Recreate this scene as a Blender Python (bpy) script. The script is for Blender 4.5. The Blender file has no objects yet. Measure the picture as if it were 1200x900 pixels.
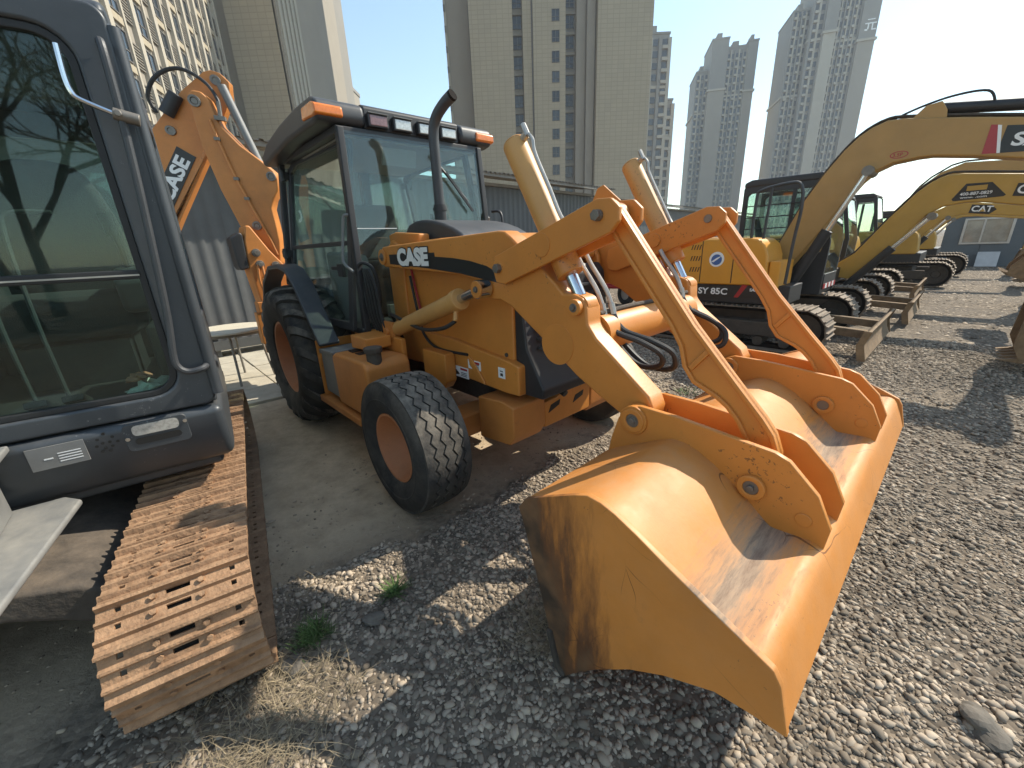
import bpy, bmesh, math, random
import numpy as np
from mathutils import Vector, Matrix
random.seed(7); rng = np.random.default_rng(7)
R = math.radians; PI = math.pi
scn = bpy.context.scene
COL = scn.collection

# ------------------------------------------------------------------ camera
PITCH, ROLL, CAM_H, FPX = 0.32605, -0.0429, 1.5719, 473.96
fw = Vector((0, math.cos(PITCH), -math.sin(PITCH))); rt = Vector((1, 0, 0)); up = rt.cross(fw)
cR = math.cos(ROLL)*rt + math.sin(ROLL)*up; cU = -math.sin(ROLL)*rt + math.cos(ROLL)*up
cam = bpy.data.cameras.new('camera'); cam.sensor_width = 36; cam.lens = 36*FPX/1200
cam.clip_start = 0.02; cam.clip_end = 3000
camo = bpy.data.objects.new('camera', cam); COL.objects.link(camo)
m = Matrix((cR, cU, -fw)).transposed().to_4x4(); m.translation = Vector((0, 0, CAM_H)); camo.matrix_world = m
scn.camera = camo

# ------------------------------------------------------------------ sky and sun
SUN_AZ, SUN_EL = R(64), R(43)          # azimuth from +Y towards +X
w = bpy.data.worlds.new('World'); scn.world = w; w.use_nodes = True
nt = w.node_tree; nt.nodes.clear()
sky = nt.nodes.new('ShaderNodeTexSky'); sky.sky_type = 'NISHITA'; sky.sun_disc = False
sky.sun_elevation = SUN_EL; sky.sun_rotation = SUN_AZ; sky.air_density = 1.0; sky.dust_density = 0.35; sky.ozone_density = 0.7
bg = nt.nodes.new('ShaderNodeBackground'); bg.inputs[1].default_value = 0.15
wo = nt.nodes.new('ShaderNodeOutputWorld')
tint = nt.nodes.new('ShaderNodeMix'); tint.data_type = 'RGBA'; tint.blend_type = 'MULTIPLY'; tint.inputs[0].default_value = 1; tint.inputs[7].default_value = (0.96, 1.0, 0.90, 1)   # hazy city air, less violet
nt.links.new(sky.outputs[0], tint.inputs[6]); nt.links.new(tint.outputs[2], bg.inputs[0]); nt.links.new(bg.outputs[0], wo.inputs[0])
sl = bpy.data.lights.new('sun', 'SUN'); sl.energy = 3.8; sl.angle = R(0.55); sl.color = (1, 0.93, 0.80)
so = bpy.data.objects.new('sun', sl); COL.objects.link(so)
sd = Vector((math.sin(SUN_AZ)*math.cos(SUN_EL), math.cos(SUN_AZ)*math.cos(SUN_EL), math.sin(SUN_EL)))
so.rotation_euler = sd.to_track_quat('Z', 'Y').to_euler()
scn.view_settings.view_transform = 'Standard'; scn.view_settings.look = 'None'
scn.view_settings.gamma = 1; scn.view_settings.exposure = 1.0
scn.render.engine = 'CYCLES'

# ------------------------------------------------------------------ materials
def _n(t, kind, **kw):
    n = t.nodes.new(kind)
    for k, v in kw.items():
        setattr(n, k, v)
    return n

def mat(name, col, rough=0.5, metal=0.0, var=0.12, vs=3.0, bump=0.0, bs=60.0, dust=0.0, dcol=(0.34, 0.28, 0.21),
        scuff=0.0, scol=(0.10, 0.07, 0.05), ss=9.0, coat=0.0, rand=0.0, island=0.0, spec=0.5, stretch=None, chips=0.0, ccol=(0.10, 0.05, 0.025)):
    M = bpy.data.materials.new(name); M.use_nodes = True; t = M.node_tree; L = t.links.new
    P = t.nodes['Principled BSDF']
    P.inputs['Metallic'].default_value = metal; P.inputs['Coat Weight'].default_value = coat
    P.inputs['Specular IOR Level'].default_value = spec
    tc = _n(t, 'ShaderNodeTexCoord'); mp = _n(t, 'ShaderNodeMapping')
    oi = _n(t, 'ShaderNodeObjectInfo')
    L(tc.outputs['Object'], mp.inputs[0]); L(oi.outputs['Random'], mp.inputs[1])
    if stretch: mp.inputs[3].default_value = stretch
    n1 = _n(t, 'ShaderNodeTexNoise'); n1.inputs['Scale'].default_value = vs; n1.inputs['Detail'].default_value = 6; n1.inputs['Roughness'].default_value = 0.65
    L(mp.outputs[0], n1.inputs['Vector'])
    mix = _n(t, 'ShaderNodeMix', data_type='RGBA'); mix.blend_type = 'MIX'
    rmp = _n(t, 'ShaderNodeMapRange'); rmp.inputs[1].default_value = 0.3; rmp.inputs[2].default_value = 0.7
    L(n1.outputs['Fac'], rmp.inputs[0]); L(rmp.outputs[0], mix.inputs[0])
    mix.inputs[6].default_value = tuple(max(0, c*(1-var)) for c in col)+(1,); mix.inputs[7].default_value = tuple(min(1, c*(1+var)) for c in col)+(1,)
    out = mix.outputs[2]
    if rand or island:
        hs = _n(t, 'ShaderNodeMapRange'); amt = rand or island
        hs.inputs[3].default_value = 1-amt; hs.inputs[4].default_value = 1+amt
        if island:
            g = _n(t, 'ShaderNodeNewGeometry'); L(g.outputs['Random Per Island'], hs.inputs[0])
        else: L(oi.outputs['Random'], hs.inputs[0])
        h = _n(t, 'ShaderNodeHueSaturation'); L(hs.outputs[0], h.inputs['Value']); L(out, h.inputs['Color']); out = h.outputs[0]
    if scuff:
        n2 = _n(t, 'ShaderNodeTexNoise'); n2.inputs['Scale'].default_value = ss; n2.inputs['Detail'].default_value = 8; n2.inputs['Roughness'].default_value = 0.75
        L(mp.outputs[0], n2.inputs['Vector'])
        r2 = _n(t, 'ShaderNodeMapRange'); r2.inputs[1].default_value = 0.60; r2.inputs[2].default_value = 0.72; r2.inputs[4].default_value = scuff
        L(n2.outputs['Fac'], r2.inputs[0])
        mx = _n(t, 'ShaderNodeMix', data_type='RGBA'); L(r2.outputs[0], mx.inputs[0]); L(out, mx.inputs[6]); mx.inputs[7].default_value = scol+(1,); out = mx.outputs[2]
    if chips:
        # clustered paint chips: fine noise gated by a coarse one
        c1 = _n(t, 'ShaderNodeTexNoise'); c1.inputs['Scale'].default_value = 55; c1.inputs['Detail'].default_value = 4; c1.inputs['Roughness'].default_value = 0.7; L(mp.outputs[0], c1.inputs['Vector'])
        c2 = _n(t, 'ShaderNodeTexNoise'); c2.inputs['Scale'].default_value = 2.7; c2.inputs['Detail'].default_value = 4; L(mp.outputs[0], c2.inputs['Vector'])
        ca = _n(t, 'ShaderNodeMath', operation='MULTIPLY_ADD'); ca.inputs[1].default_value = 0.55; L(c2.outputs['Fac'], ca.inputs[0]); L(c1.outputs['Fac'], ca.inputs[2])
        cr_ = _n(t, 'ShaderNodeMapRange'); cr_.inputs[1].default_value = 0.985; cr_.inputs[2].default_value = 1.01; cr_.inputs[4].default_value = chips; L(ca.outputs[0], cr_.inputs[0])
        mx = _n(t, 'ShaderNodeMix', data_type='RGBA'); L(cr_.outputs[0], mx.inputs[0]); L(out, mx.inputs[6]); mx.inputs[7].default_value = ccol+(1,); out = mx.outputs[2]
    if dust:
        g = _n(t, 'ShaderNodeNewGeometry'); sp = _n(t, 'ShaderNodeSeparateXYZ'); L(g.outputs['Normal'], sp.inputs[0])
        r3 = _n(t, 'ShaderNodeMapRange'); r3.inputs[1].default_value = -0.2; r3.inputs[2].default_value = 1.0; r3.inputs[3].default_value = 0.15; r3.inputs[4].default_value = 1.0
        L(sp.outputs[2], r3.inputs[0])
        n3 = _n(t, 'ShaderNodeTexNoise'); n3.inputs['Scale'].default_value = 7; n3.inputs['Detail'].default_value = 7; n3.inputs['Roughness'].default_value = 0.7
        L(mp.outputs[0], n3.inputs['Vector'])
        r4 = _n(t, 'ShaderNodeMapRange'); r4.inputs[1].default_value = 0.35; r4.inputs[2].default_value = 0.7; r4.inputs[4].default_value = dust
        L(n3.outputs['Fac'], r4.inputs[0])
        mu = _n(t, 'ShaderNodeMath', operation='MULTIPLY'); L(r3.outputs[0], mu.inputs[0]); L(r4.outputs[0], mu.inputs[1])
        mx = _n(t, 'ShaderNodeMix', data_type='RGBA'); L(mu.outputs[0], mx.inputs[0]); L(out, mx.inputs[6]); mx.inputs[7].default_value = dcol+(1,); out = mx.outputs[2]
        ra = _n(t, 'ShaderNodeMath', operation='MULTIPLY_ADD'); L(mu.outputs[0], ra.inputs[0]); ra.inputs[1].default_value = 0.5; ra.inputs[2].default_value = rough; ra.use_clamp = True
        L(ra.outputs[0], P.inputs['Roughness'])
    else:
        r5 = _n(t, 'ShaderNodeMapRange'); r5.inputs[3].default_value = max(0.03, rough-0.08); r5.inputs[4].default_value = min(1, rough+0.10)
        L(n1.outputs['Fac'], r5.inputs[0]); L(r5.outputs[0], P.inputs['Roughness'])
    L(out, P.inputs['Base Color'])
    if bump:
        nb = _n(t, 'ShaderNodeTexNoise'); nb.inputs['Scale'].default_value = bs; nb.inputs['Detail'].default_value = 6
        L(mp.outputs[0], nb.inputs['Vector'])
        b = _n(t, 'ShaderNodeBump'); b.inputs['Strength'].default_value = bump; b.inputs['Distance'].default_value = 0.02
        L(nb.outputs['Fac'], b.inputs['Height']); L(b.outputs[0], P.inputs['Normal'])
    return M

def glass(name, tint, refl=1.0, rough=0.02, dirt=0.06):
    M = bpy.data.materials.new(name); M.use_nodes = True; t = M.node_tree; L = t.links.new; t.nodes.clear()
    o = _n(t, 'ShaderNodeOutputMaterial'); tr = _n(t, 'ShaderNodeBsdfTransparent'); tr.inputs[0].default_value = tint+(1,)
    gl = _n(t, 'ShaderNodeBsdfGlossy'); gl.inputs['Roughness'].default_value = rough; gl.inputs[0].default_value = (0.9, 0.95, 0.95, 1)
    # two-sided Schlick reflectance of a thin pane
    ge = _n(t, 'ShaderNodeNewGeometry'); dt = _n(t, 'ShaderNodeVectorMath', operation='DOT_PRODUCT'); L(ge.outputs['Normal'], dt.inputs[0]); L(ge.outputs['Incoming'], dt.inputs[1])
    ab = _n(t, 'ShaderNodeMath', operation='ABSOLUTE'); L(dt.outputs['Value'], ab.inputs[0]); iv = _n(t, 'ShaderNodeMath', operation='SUBTRACT'); iv.inputs[0].default_value = 1; L(ab.outputs[0], iv.inputs[1])
    pw = _n(t, 'ShaderNodeMath', operation='POWER'); pw.inputs[1].default_value = 5; L(iv.outputs[0], pw.inputs[0])
    mu = _n(t, 'ShaderNodeMath', operation='MULTIPLY_ADD'); mu.inputs[1].default_value = 0.95; mu.inputs[2].default_value = 0.043*refl; mu.use_clamp = True; L(pw.outputs[0], mu.inputs[0])
    ms = _n(t, 'ShaderNodeMixShader'); L(mu.outputs[0], ms.inputs[0]); L(tr.outputs[0], ms.inputs[1]); L(gl.outputs[0], ms.inputs[2])
    df = _n(t, 'ShaderNodeBsdfDiffuse'); df.inputs[0].default_value = (0.42, 0.40, 0.36, 1)
    tc = _n(t, 'ShaderNodeTexCoord'); nz = _n(t, 'ShaderNodeTexNoise'); nz.inputs['Scale'].default_value = 5; nz.inputs['Detail'].default_value = 8; L(tc.outputs['Object'], nz.inputs['Vector'])
    rp = _n(t, 'ShaderNodeMapRange'); rp.inputs[1].default_value = 0.35; rp.inputs[2].default_value = 0.75; rp.inputs[3].default_value = dirt*0.4; rp.inputs[4].default_value = dirt*2; L(nz.outputs['Fac'], rp.inputs[0])
    m2 = _n(t, 'ShaderNodeMixShader'); L(rp.outputs[0], m2.inputs[0]); L(ms.outputs[0], m2.inputs[1]); L(df.outputs[0], m2.inputs[2])
    L(m2.outputs[0], o.inputs[0])
    return M

MT = {}
MT['orange'] = mat('loader_orange_paint', (0.58, 0.218, 0.038), 0.42, chips=0.75, var=0.13, vs=2.2, dust=0.16, dcol=(0.58, 0.33, 0.14), scuff=0.35, scol=(0.30, 0.12, 0.03), ss=7, bump=0.03, bs=90)
MT['orange2'] = mat('backhoe_orange_paint', (0.53, 0.195, 0.040), 0.48, chips=0.7, var=0.16, vs=3, dust=0.22, dcol=(0.5, 0.3, 0.16), scuff=0.3, scol=(0.25, 0.10, 0.04), ss=8)
MT['sand'] = mat('cylinder_sand_paint', (0.55, 0.285, 0.085), 0.45, chips=0.6, var=0.12, dust=0.15)
MT['chrome'] = mat('chrome_rod', (0.62, 0.64, 0.66), 0.16, metal=1.0, var=0.05)
MT['steel'] = mat('worn_steel', (0.20, 0.18, 0.155), 0.5, metal=0.6, var=0.2, vs=12)
MT['zinc'] = mat('zinc_line', (0.42, 0.40, 0.36), 0.4, metal=0.6, var=0.15, vs=9)
MT['black'] = mat('black_plastic', (0.022, 0.022, 0.024), 0.5, var=0.2, dust=0.12, dcol=(0.16, 0.14, 0.12))
MT['char'] = mat('charcoal_paint', (0.040, 0.043, 0.047), 0.45, var=0.15, dust=0.22, dcol=(0.20, 0.18, 0.16), bump=0.05, bs=160)
MT['hose'] = mat('hose_rubber', (0.018, 0.018, 0.018), 0.55, var=0.2)
MT['rubber'] = mat('tyre_rubber', (0.040, 0.038, 0.036), 0.85, var=0.25, vs=6, dust=0.95, dcol=(0.34, 0.295, 0.235), bump=0.25, bs=45, spec=0.25)
MT['carcass'] = mat('tyre_side_rubber', (0.030, 0.029, 0.028), 0.85, var=0.25, vs=6, dust=0.7, dcol=(0.26, 0.22, 0.17), bump=0.2, bs=45, spec=0.25)
MT['rim'] = mat('rim_orange_paint', (0.50, 0.19, 0.075), 0.6, var=0.18, dust=0.35, dcol=(0.36, 0.24, 0.15), scuff=0.4, scol=(0.22, 0.10, 0.05))
MT['recessblack'] = mat('recess_black', (0.016, 0.013, 0.011), 0.9, var=0.3, spec=0.1)  # painted shade of the exhaust hollow; also the belt behind the shoe holes
MT['white'] = mat('white_print', (0.80, 0.80, 0.78), 0.45, var=0.04)
MT['inkblack'] = mat('black_print', (0.015, 0.015, 0.015), 0.4, var=0.1)
MT['red'] = mat('red_paint', (0.38, 0.02, 0.025), 0.35, var=0.1)
MT['amber'] = mat('amber_lens', (0.75, 0.20, 0.02), 0.2, var=0.15, vs=40, coat=0.6)
MT['lens'] = mat('clear_lens', (0.55, 0.53, 0.48), 0.15, metal=0.35, var=0.3, vs=60, coat=1)
MT['reflector'] = mat('dark_red_lens', (0.22, 0.10, 0.09), 0.2, var=0.3, vs=40, coat=1)
MT['glass'] = glass('cab_glass_green', (0.86, 0.94, 0.91), 1.2, dirt=0.02)
MT['glass2'] = glass('excavator_glass', (0.74, 0.86, 0.81), 0.9, dirt=0.004)
MT['seat'] = mat('grey_fabric', (0.035, 0.035, 0.037), 0.9, var=0.15, bump=0.2, bs=200)
MT['liner'] = mat('cab_liner', (0.20, 0.19, 0.17), 0.8, var=0.1)
MT['slate'] = mat('slate_cab_paint', (0.045, 0.051, 0.057), 0.38, chips=0.4, ccol=(0.25, 0.25, 0.24), var=0.14, vs=2.5, dust=0.22, dcol=(0.22, 0.21, 0.20), scuff=0.10, scol=(0.22, 0.22, 0.22), ss=22)
MT['rust'] = mat('rusty_track_steel', (0.30, 0.168, 0.088), 0.72, metal=0.15, var=0.34, vs=14, dust=0.55, dcol=(0.40, 0.275, 0.17), bump=0.35, bs=70, rand=0.10, scuff=0.5, scol=(0.14, 0.075, 0.04), ss=6)
MT['darksteel'] = mat('dirty_dark_steel', (0.055, 0.045, 0.036), 0.8, var=0.3, vs=10, dust=0.6, dcol=(0.22, 0.17, 0.125), bump=0.3, bs=40)
MT['silver'] = mat('grey_primer_paint', (0.17, 0.17, 0.165), 0.5, var=0.15, dust=0.35, dcol=(0.50, 0.46, 0.38), scuff=0.25)

# ------------------------------------------------------------------ mesh helpers
def weighted(me):
    # area weighted corner normals: flat plates stay flat, only the bevels round off
    nf = len(me.polygons); fn = np.empty(nf*3); me.polygons.foreach_get('normal', fn); fn = fn.reshape(-1, 3); fa = np.empty(nf); me.polygons.foreach_get('area', fa)
    nl = len(me.loops); lv = np.empty(nl, np.int32); me.loops.foreach_get('vertex_index', lv); lt = np.empty(nf, np.int32); me.polygons.foreach_get('loop_total', lt); lf = np.repeat(np.arange(nf), lt)
    by = {}
    for i, v in enumerate(lv.tolist()): by.setdefault(v, []).append(i)
    out = np.empty((nl, 3))
    for v, ls in by.items():
        f = lf[ls]; n = fn[f]; wt = (n*fa[f][:, None]); out[ls] = ((n @ n.T > 0.5).astype(float)) @ wt
    ln = np.linalg.norm(out, axis=1); bad = ln < 1e-12; out[~bad] /= ln[~bad][:, None]; out[bad] = fn[lf[bad]]
    me.normals_split_custom_set(out.tolist())

class MB:
    def __init__(s): s.v = []; s.f = []
    def add(s, v, f):
        o = len(s.v); s.v += [tuple(p) for p in v]; s.f += [tuple(i+o for i in q) for q in f]; return s
    def box(s, c, d, rot=None):
        hx, hy, hz = d[0]/2, d[1]/2, d[2]/2
        P = [Vector((x, y, z)) for x in (-hx, hx) for y in (-hy, hy) for z in (-hz, hz)]
        if rot is not None: P = [rot @ p for p in P]
        P = [p+Vector(c) for p in P]
        return s.add(P, [(0, 1, 3, 2), (4, 6, 7, 5), (0, 4, 5, 1), (2, 3, 7, 6), (0, 2, 6, 4), (1, 5, 7, 3)])
    def b2(s, x0, x1, y0, y1, z0, z1): return s.box(((x0+x1)/2, (y0+y1)/2, (z0+z1)/2), (x1-x0, y1-y0, z1-z0))
    def prism(s, poly, a, b, axis='y'):
        n = len(poly)
        def P(p, t):
            return (p[0], t, p[1]) if axis == 'y' else ((t, p[0], p[1]) if axis == 'x' else (p[0], p[1], t))
        v = [P(p, a) for p in poly]+[P(p, b) for p in poly]
        f = [tuple(range(n)), tuple(range(2*n-1, n-1, -1))]+[(i, (i+1) % n, (i+1) % n+n, i+n) for i in range(n)]
        return s.add(v, f)
    def cyl(s, p0, p1, r0, r1=None, n=16, caps=True):
        p0 = Vector(p0); p1 = Vector(p1); r1 = r0 if r1 is None else r1
        d = (p1-p0).normalized(); a = d.orthogonal().normalized(); b = d.cross(a)
        v = [p0+(a*math.cos(2*PI*i/n)+b*math.sin(2*PI*i/n))*r0 for i in range(n)]+[p1+(a*math.cos(2*PI*i/n)+b*math.sin(2*PI*i/n))*r1 for i in range(n)]
        f = [(i, (i+1) % n, (i+1) % n+n, i+n) for i in range(n)]
        if caps: f += [tuple(range(n-1, -1, -1)), tuple(range(n, 2*n))]
        return s.add(v, f)
    def ring(s, p0, p1, ro, ri, n=24):
        p0 = Vector(p0); p1 = Vector(p1); d = (p1-p0).normalized(); a = d.orthogonal().normalized(); b = d.cross(a)
        v = []
        for p, r in ((p0, ro), (p1, ro), (p1, ri), (p0, ri)):
            v += [p+(a*math.cos(2*PI*i/n)+b*math.sin(2*PI*i/n))*r for i in range(n)]
        f = []
        for k in range(4):
            for i in range(n): f.append((k*n+i, k*n+(i+1) % n, ((k+1) % 4)*n+(i+1) % n, ((k+1) % 4)*n+i))
        return s.add(v, f)
    def tube(s, pts, r, n=8, sub=6, closed=False):
        P = [Vector(p) for p in pts]
        if sub > 1 and len(P) > 2:
            Q = []
            for i in range(len(P)-1):
                p0 = P[max(i-1, 0)]; p1 = P[i]; p2 = P[i+1]; p3 = P[min(i+2, len(P)-1)]
                for k in range(sub):
                    t = k/sub
                    Q.append(0.5*((2*p1)+(p2-p0)*t+(2*p0-5*p1+4*p2-p3)*t*t+(3*p1-p0-3*p2+p3)*t**3))
            Q.append(P[-1]); P = Q
        rr = r if hasattr(r, '__len__') else [r]*len(P)
        if len(rr) != len(P): rr = [rr[min(int(i*len(rr)/len(P)), len(rr)-1)] for i in range(len(P))]
        a = None; v = []; f = []
        for i, p in enumerate(P):
            d = (P[min(i+1, len(P)-1)]-P[max(i-1, 0)]).normalized()
            a = d.orthogonal().normalized() if a is None else (a-d*a.dot(d)).normalized()
            b = d.cross(a)
            v += [p+(a*math.cos(2*PI*k/n)+b*math.sin(2*PI*k/n))*rr[i] for k in range(n)]
        for i in range(len(P)-1):
            for k in range(n): f.append((i*n+k, i*n+(k+1) % n, (i+1)*n+(k+1) % n, (i+1)*n+k))
        f += [tuple(range(n-1, -1, -1)), tuple(range((len(P)-1)*n, len(P)*n))]
        return s.add(v, f)
    def lathe(s, prof, c=(0, 0, 0), axis='y', n=48, close=False):
        v = []; f = []; m_ = len(prof)
        for i in range(n):
            a = 2*PI*i/n; ca, sa = math.cos(a), math.sin(a)
            for t, r in prof:
                v.append((c[0]+r*ca, c[1]+t, c[2]+r*sa) if axis == 'y' else ((c[0]+t, c[1]+r*ca, c[2]+r*sa) if axis == 'x' else (c[0]+r*ca, c[1]+r*sa, c[2]+t)))
        for i in range(n):
            j = (i+1) % n
            for k in range(m_-1 if not close else m_): f.append((i*m_+k, i*m_+(k+1) % m_, j*m_+(k+1) % m_, j*m_+k))
        return s.add(v, f)
    def sheet(s, prof, th, a, b, axis='y'):
        n = len(prof); off = []
        for i in range(n):
            p = Vector(prof[max(i-1, 0)]); q = Vector(prof[min(i+1, n-1)]); d = (q-p).normalized(); off.append((prof[i][0]+d[1]*th, prof[i][1]-d[0]*th))
        for i in range(n-1):
            pass
        poly = list(prof)+off[::-1]
        def P(p, t): return (p[0], t, p[1]) if axis == 'y' else (t, p[0], p[1])
        v = [P(p, a) for p in poly]+[P(p, b) for p in poly]; N = 2*n
        f = [(i, (i+1) % N, (i+1) % N+N, i+N) for i in range(N)]
        for i in range(n-1):
            f.append((i, N-1-i, N-2-i, i+1)); f.append((i+N, i+1+N, N-2-i+N, N-1-i+N))
        return s.add(v, f)
    def mesh(s, name, mt, bevel=0, seg=2, ang=32):
        me = bpy.data.meshes.new(name); me.from_pydata([tuple(p) for p in s.v], [], s.f)
        bm = bmesh.new(); bm.from_mesh(me)
        bmesh.ops.recalc_face_normals(bm, faces=bm.faces)
        if bevel:
            ed = [e for e in bm.edges if len(e.link_faces) == 2 and e.calc_face_angle(0) > R(ang)]
            bmesh.ops.bevel(bm, geom=ed, offset=bevel, segments=seg, profile=0.5, affect='EDGES', clamp_overlap=True)
        bm.to_mesh(me); bm.free()
        me.polygons.foreach_set('use_smooth', [True]*len(me.polygons))
        if bevel: weighted(me)
        else: me.set_sharp_from_angle(angle=R(35))
        if mt is not None: me.materials.append(MT[mt] if isinstance(mt, str) else mt)
        return me
    def build(s, name, mt, parent=None, bevel=0, seg=2, label=None):
        o = bpy.data.objects.new(name, s.mesh(name, mt, bevel, seg)); COL.objects.link(o); o.parent = parent
        if label: o['label'] = label
        return o

def tag(o, label=None, cat=None, group=None, kind=None):
    if label: o['label'] = label
    if cat: o['category'] = cat
    if group: o['group'] = group
    if kind: o['kind'] = kind
    return o
def thing(name, label, cat, loc=(0, 0, 0), rz=0.0, group=None):
    o = bpy.data.objects.new(name, None); COL.objects.link(o); o.location = loc; o.rotation_euler = (0, 0, rz); o.empty_display_size = 0.2
    return tag(o, label, cat, group)
def inst(name, me, parent=None, loc=(0, 0, 0), rot=None, scale=None):
    o = bpy.data.objects.new(name, me); COL.objects.link(o); o.parent = parent
    M4 = Matrix.Translation(loc)
    if rot is not None: M4 = M4 @ rot.to_4x4()
    if scale is not None: M4 = M4 @ Matrix.Diagonal((*scale, 1))
    o.matrix_local = M4
    return o
def basis(x, y, z): return Matrix((Vector(x), Vector(y), Vector(z))).transposed()

def text_obj(name, s, mt, parent, loc, xdir, ydir, size, bold=0.0, ext=0.002, sx=1.0, shear=0.0, align='LEFT'):
    cu = bpy.data.curves.new('txt', 'FONT'); cu.body = s; cu.size = size; cu.offset = bold; cu.extrude = ext; cu.shear = shear; cu.align_x = align; cu.resolution_u = 4
    ob = bpy.data.objects.new('txt', cu); COL.objects.link(ob)
    dg = bpy.context.evaluated_depsgraph_get(); dg.update()
    me = bpy.data.meshes.new_from_object(ob.evaluated_get(dg)); bpy.data.objects.remove(ob); bpy.data.curves.remove(cu)
    x = Vector(xdir).normalized(); y = Vector(ydir).normalized(); z = x.cross(y)
    M4 = Matrix.Translation(loc) @ basis(x, y, z).to_4x4() @ Matrix.Diagonal((sx, 1, 1, 1))
    me.transform(M4); me.materials.clear(); me.materials.append(MT[mt])
    o = bpy.data.objects.new(name, me); COL.objects.link(o); o.parent = parent
    return o
def arc(cx, cz, r, a0, a1, n): return [(cx+r*math.cos(a0+(a1-a0)*i/n), cz+r*math.sin(a0+(a1-a0)*i/n)) for i in range(n+1)]
def rrect(x0, x1, z0, z1, r, n=5):
    return arc(x1-r, z1-r, r, 0, PI/2, n)+arc(x0+r, z1-r, r, PI/2, PI, n)+arc(x0+r, z0+r, r, PI, 1.5*PI, n)+arc(x1-r, z0+r, r, 1.5*PI, 2*PI, n)
def frame_mb(mb, outer, inner, a, b, axis='x'):
    n = len(outer)
    def P(p, t): return (t, p[0], p[1]) if axis == 'x' else (p[0], t, p[1])
    v = [P(p, a) for p in outer]+[P(p, a) for p in inner]+[P(p, b) for p in outer]+[P(p, b) for p in inner]; f = []
    for i in range(n):
        j = (i+1) % n
        f += [(i, j, n+j, n+i), (2*n+i, 3*n+i, 3*n+j, 2*n+j), (i, 2*n+i, 2*n+j, j), (n+i, n+j, 3*n+j, 3*n+i)]
    return mb.add(v, f)

YAW = -0.83626; BX, BY = -1.3435, 4.4942
def loc2w(x, y, z=0.0):
    c, s = math.cos(YAW), math.sin(YAW); return Vector((BX+c*x-s*y, BY+s*x+c*y, z))
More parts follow.
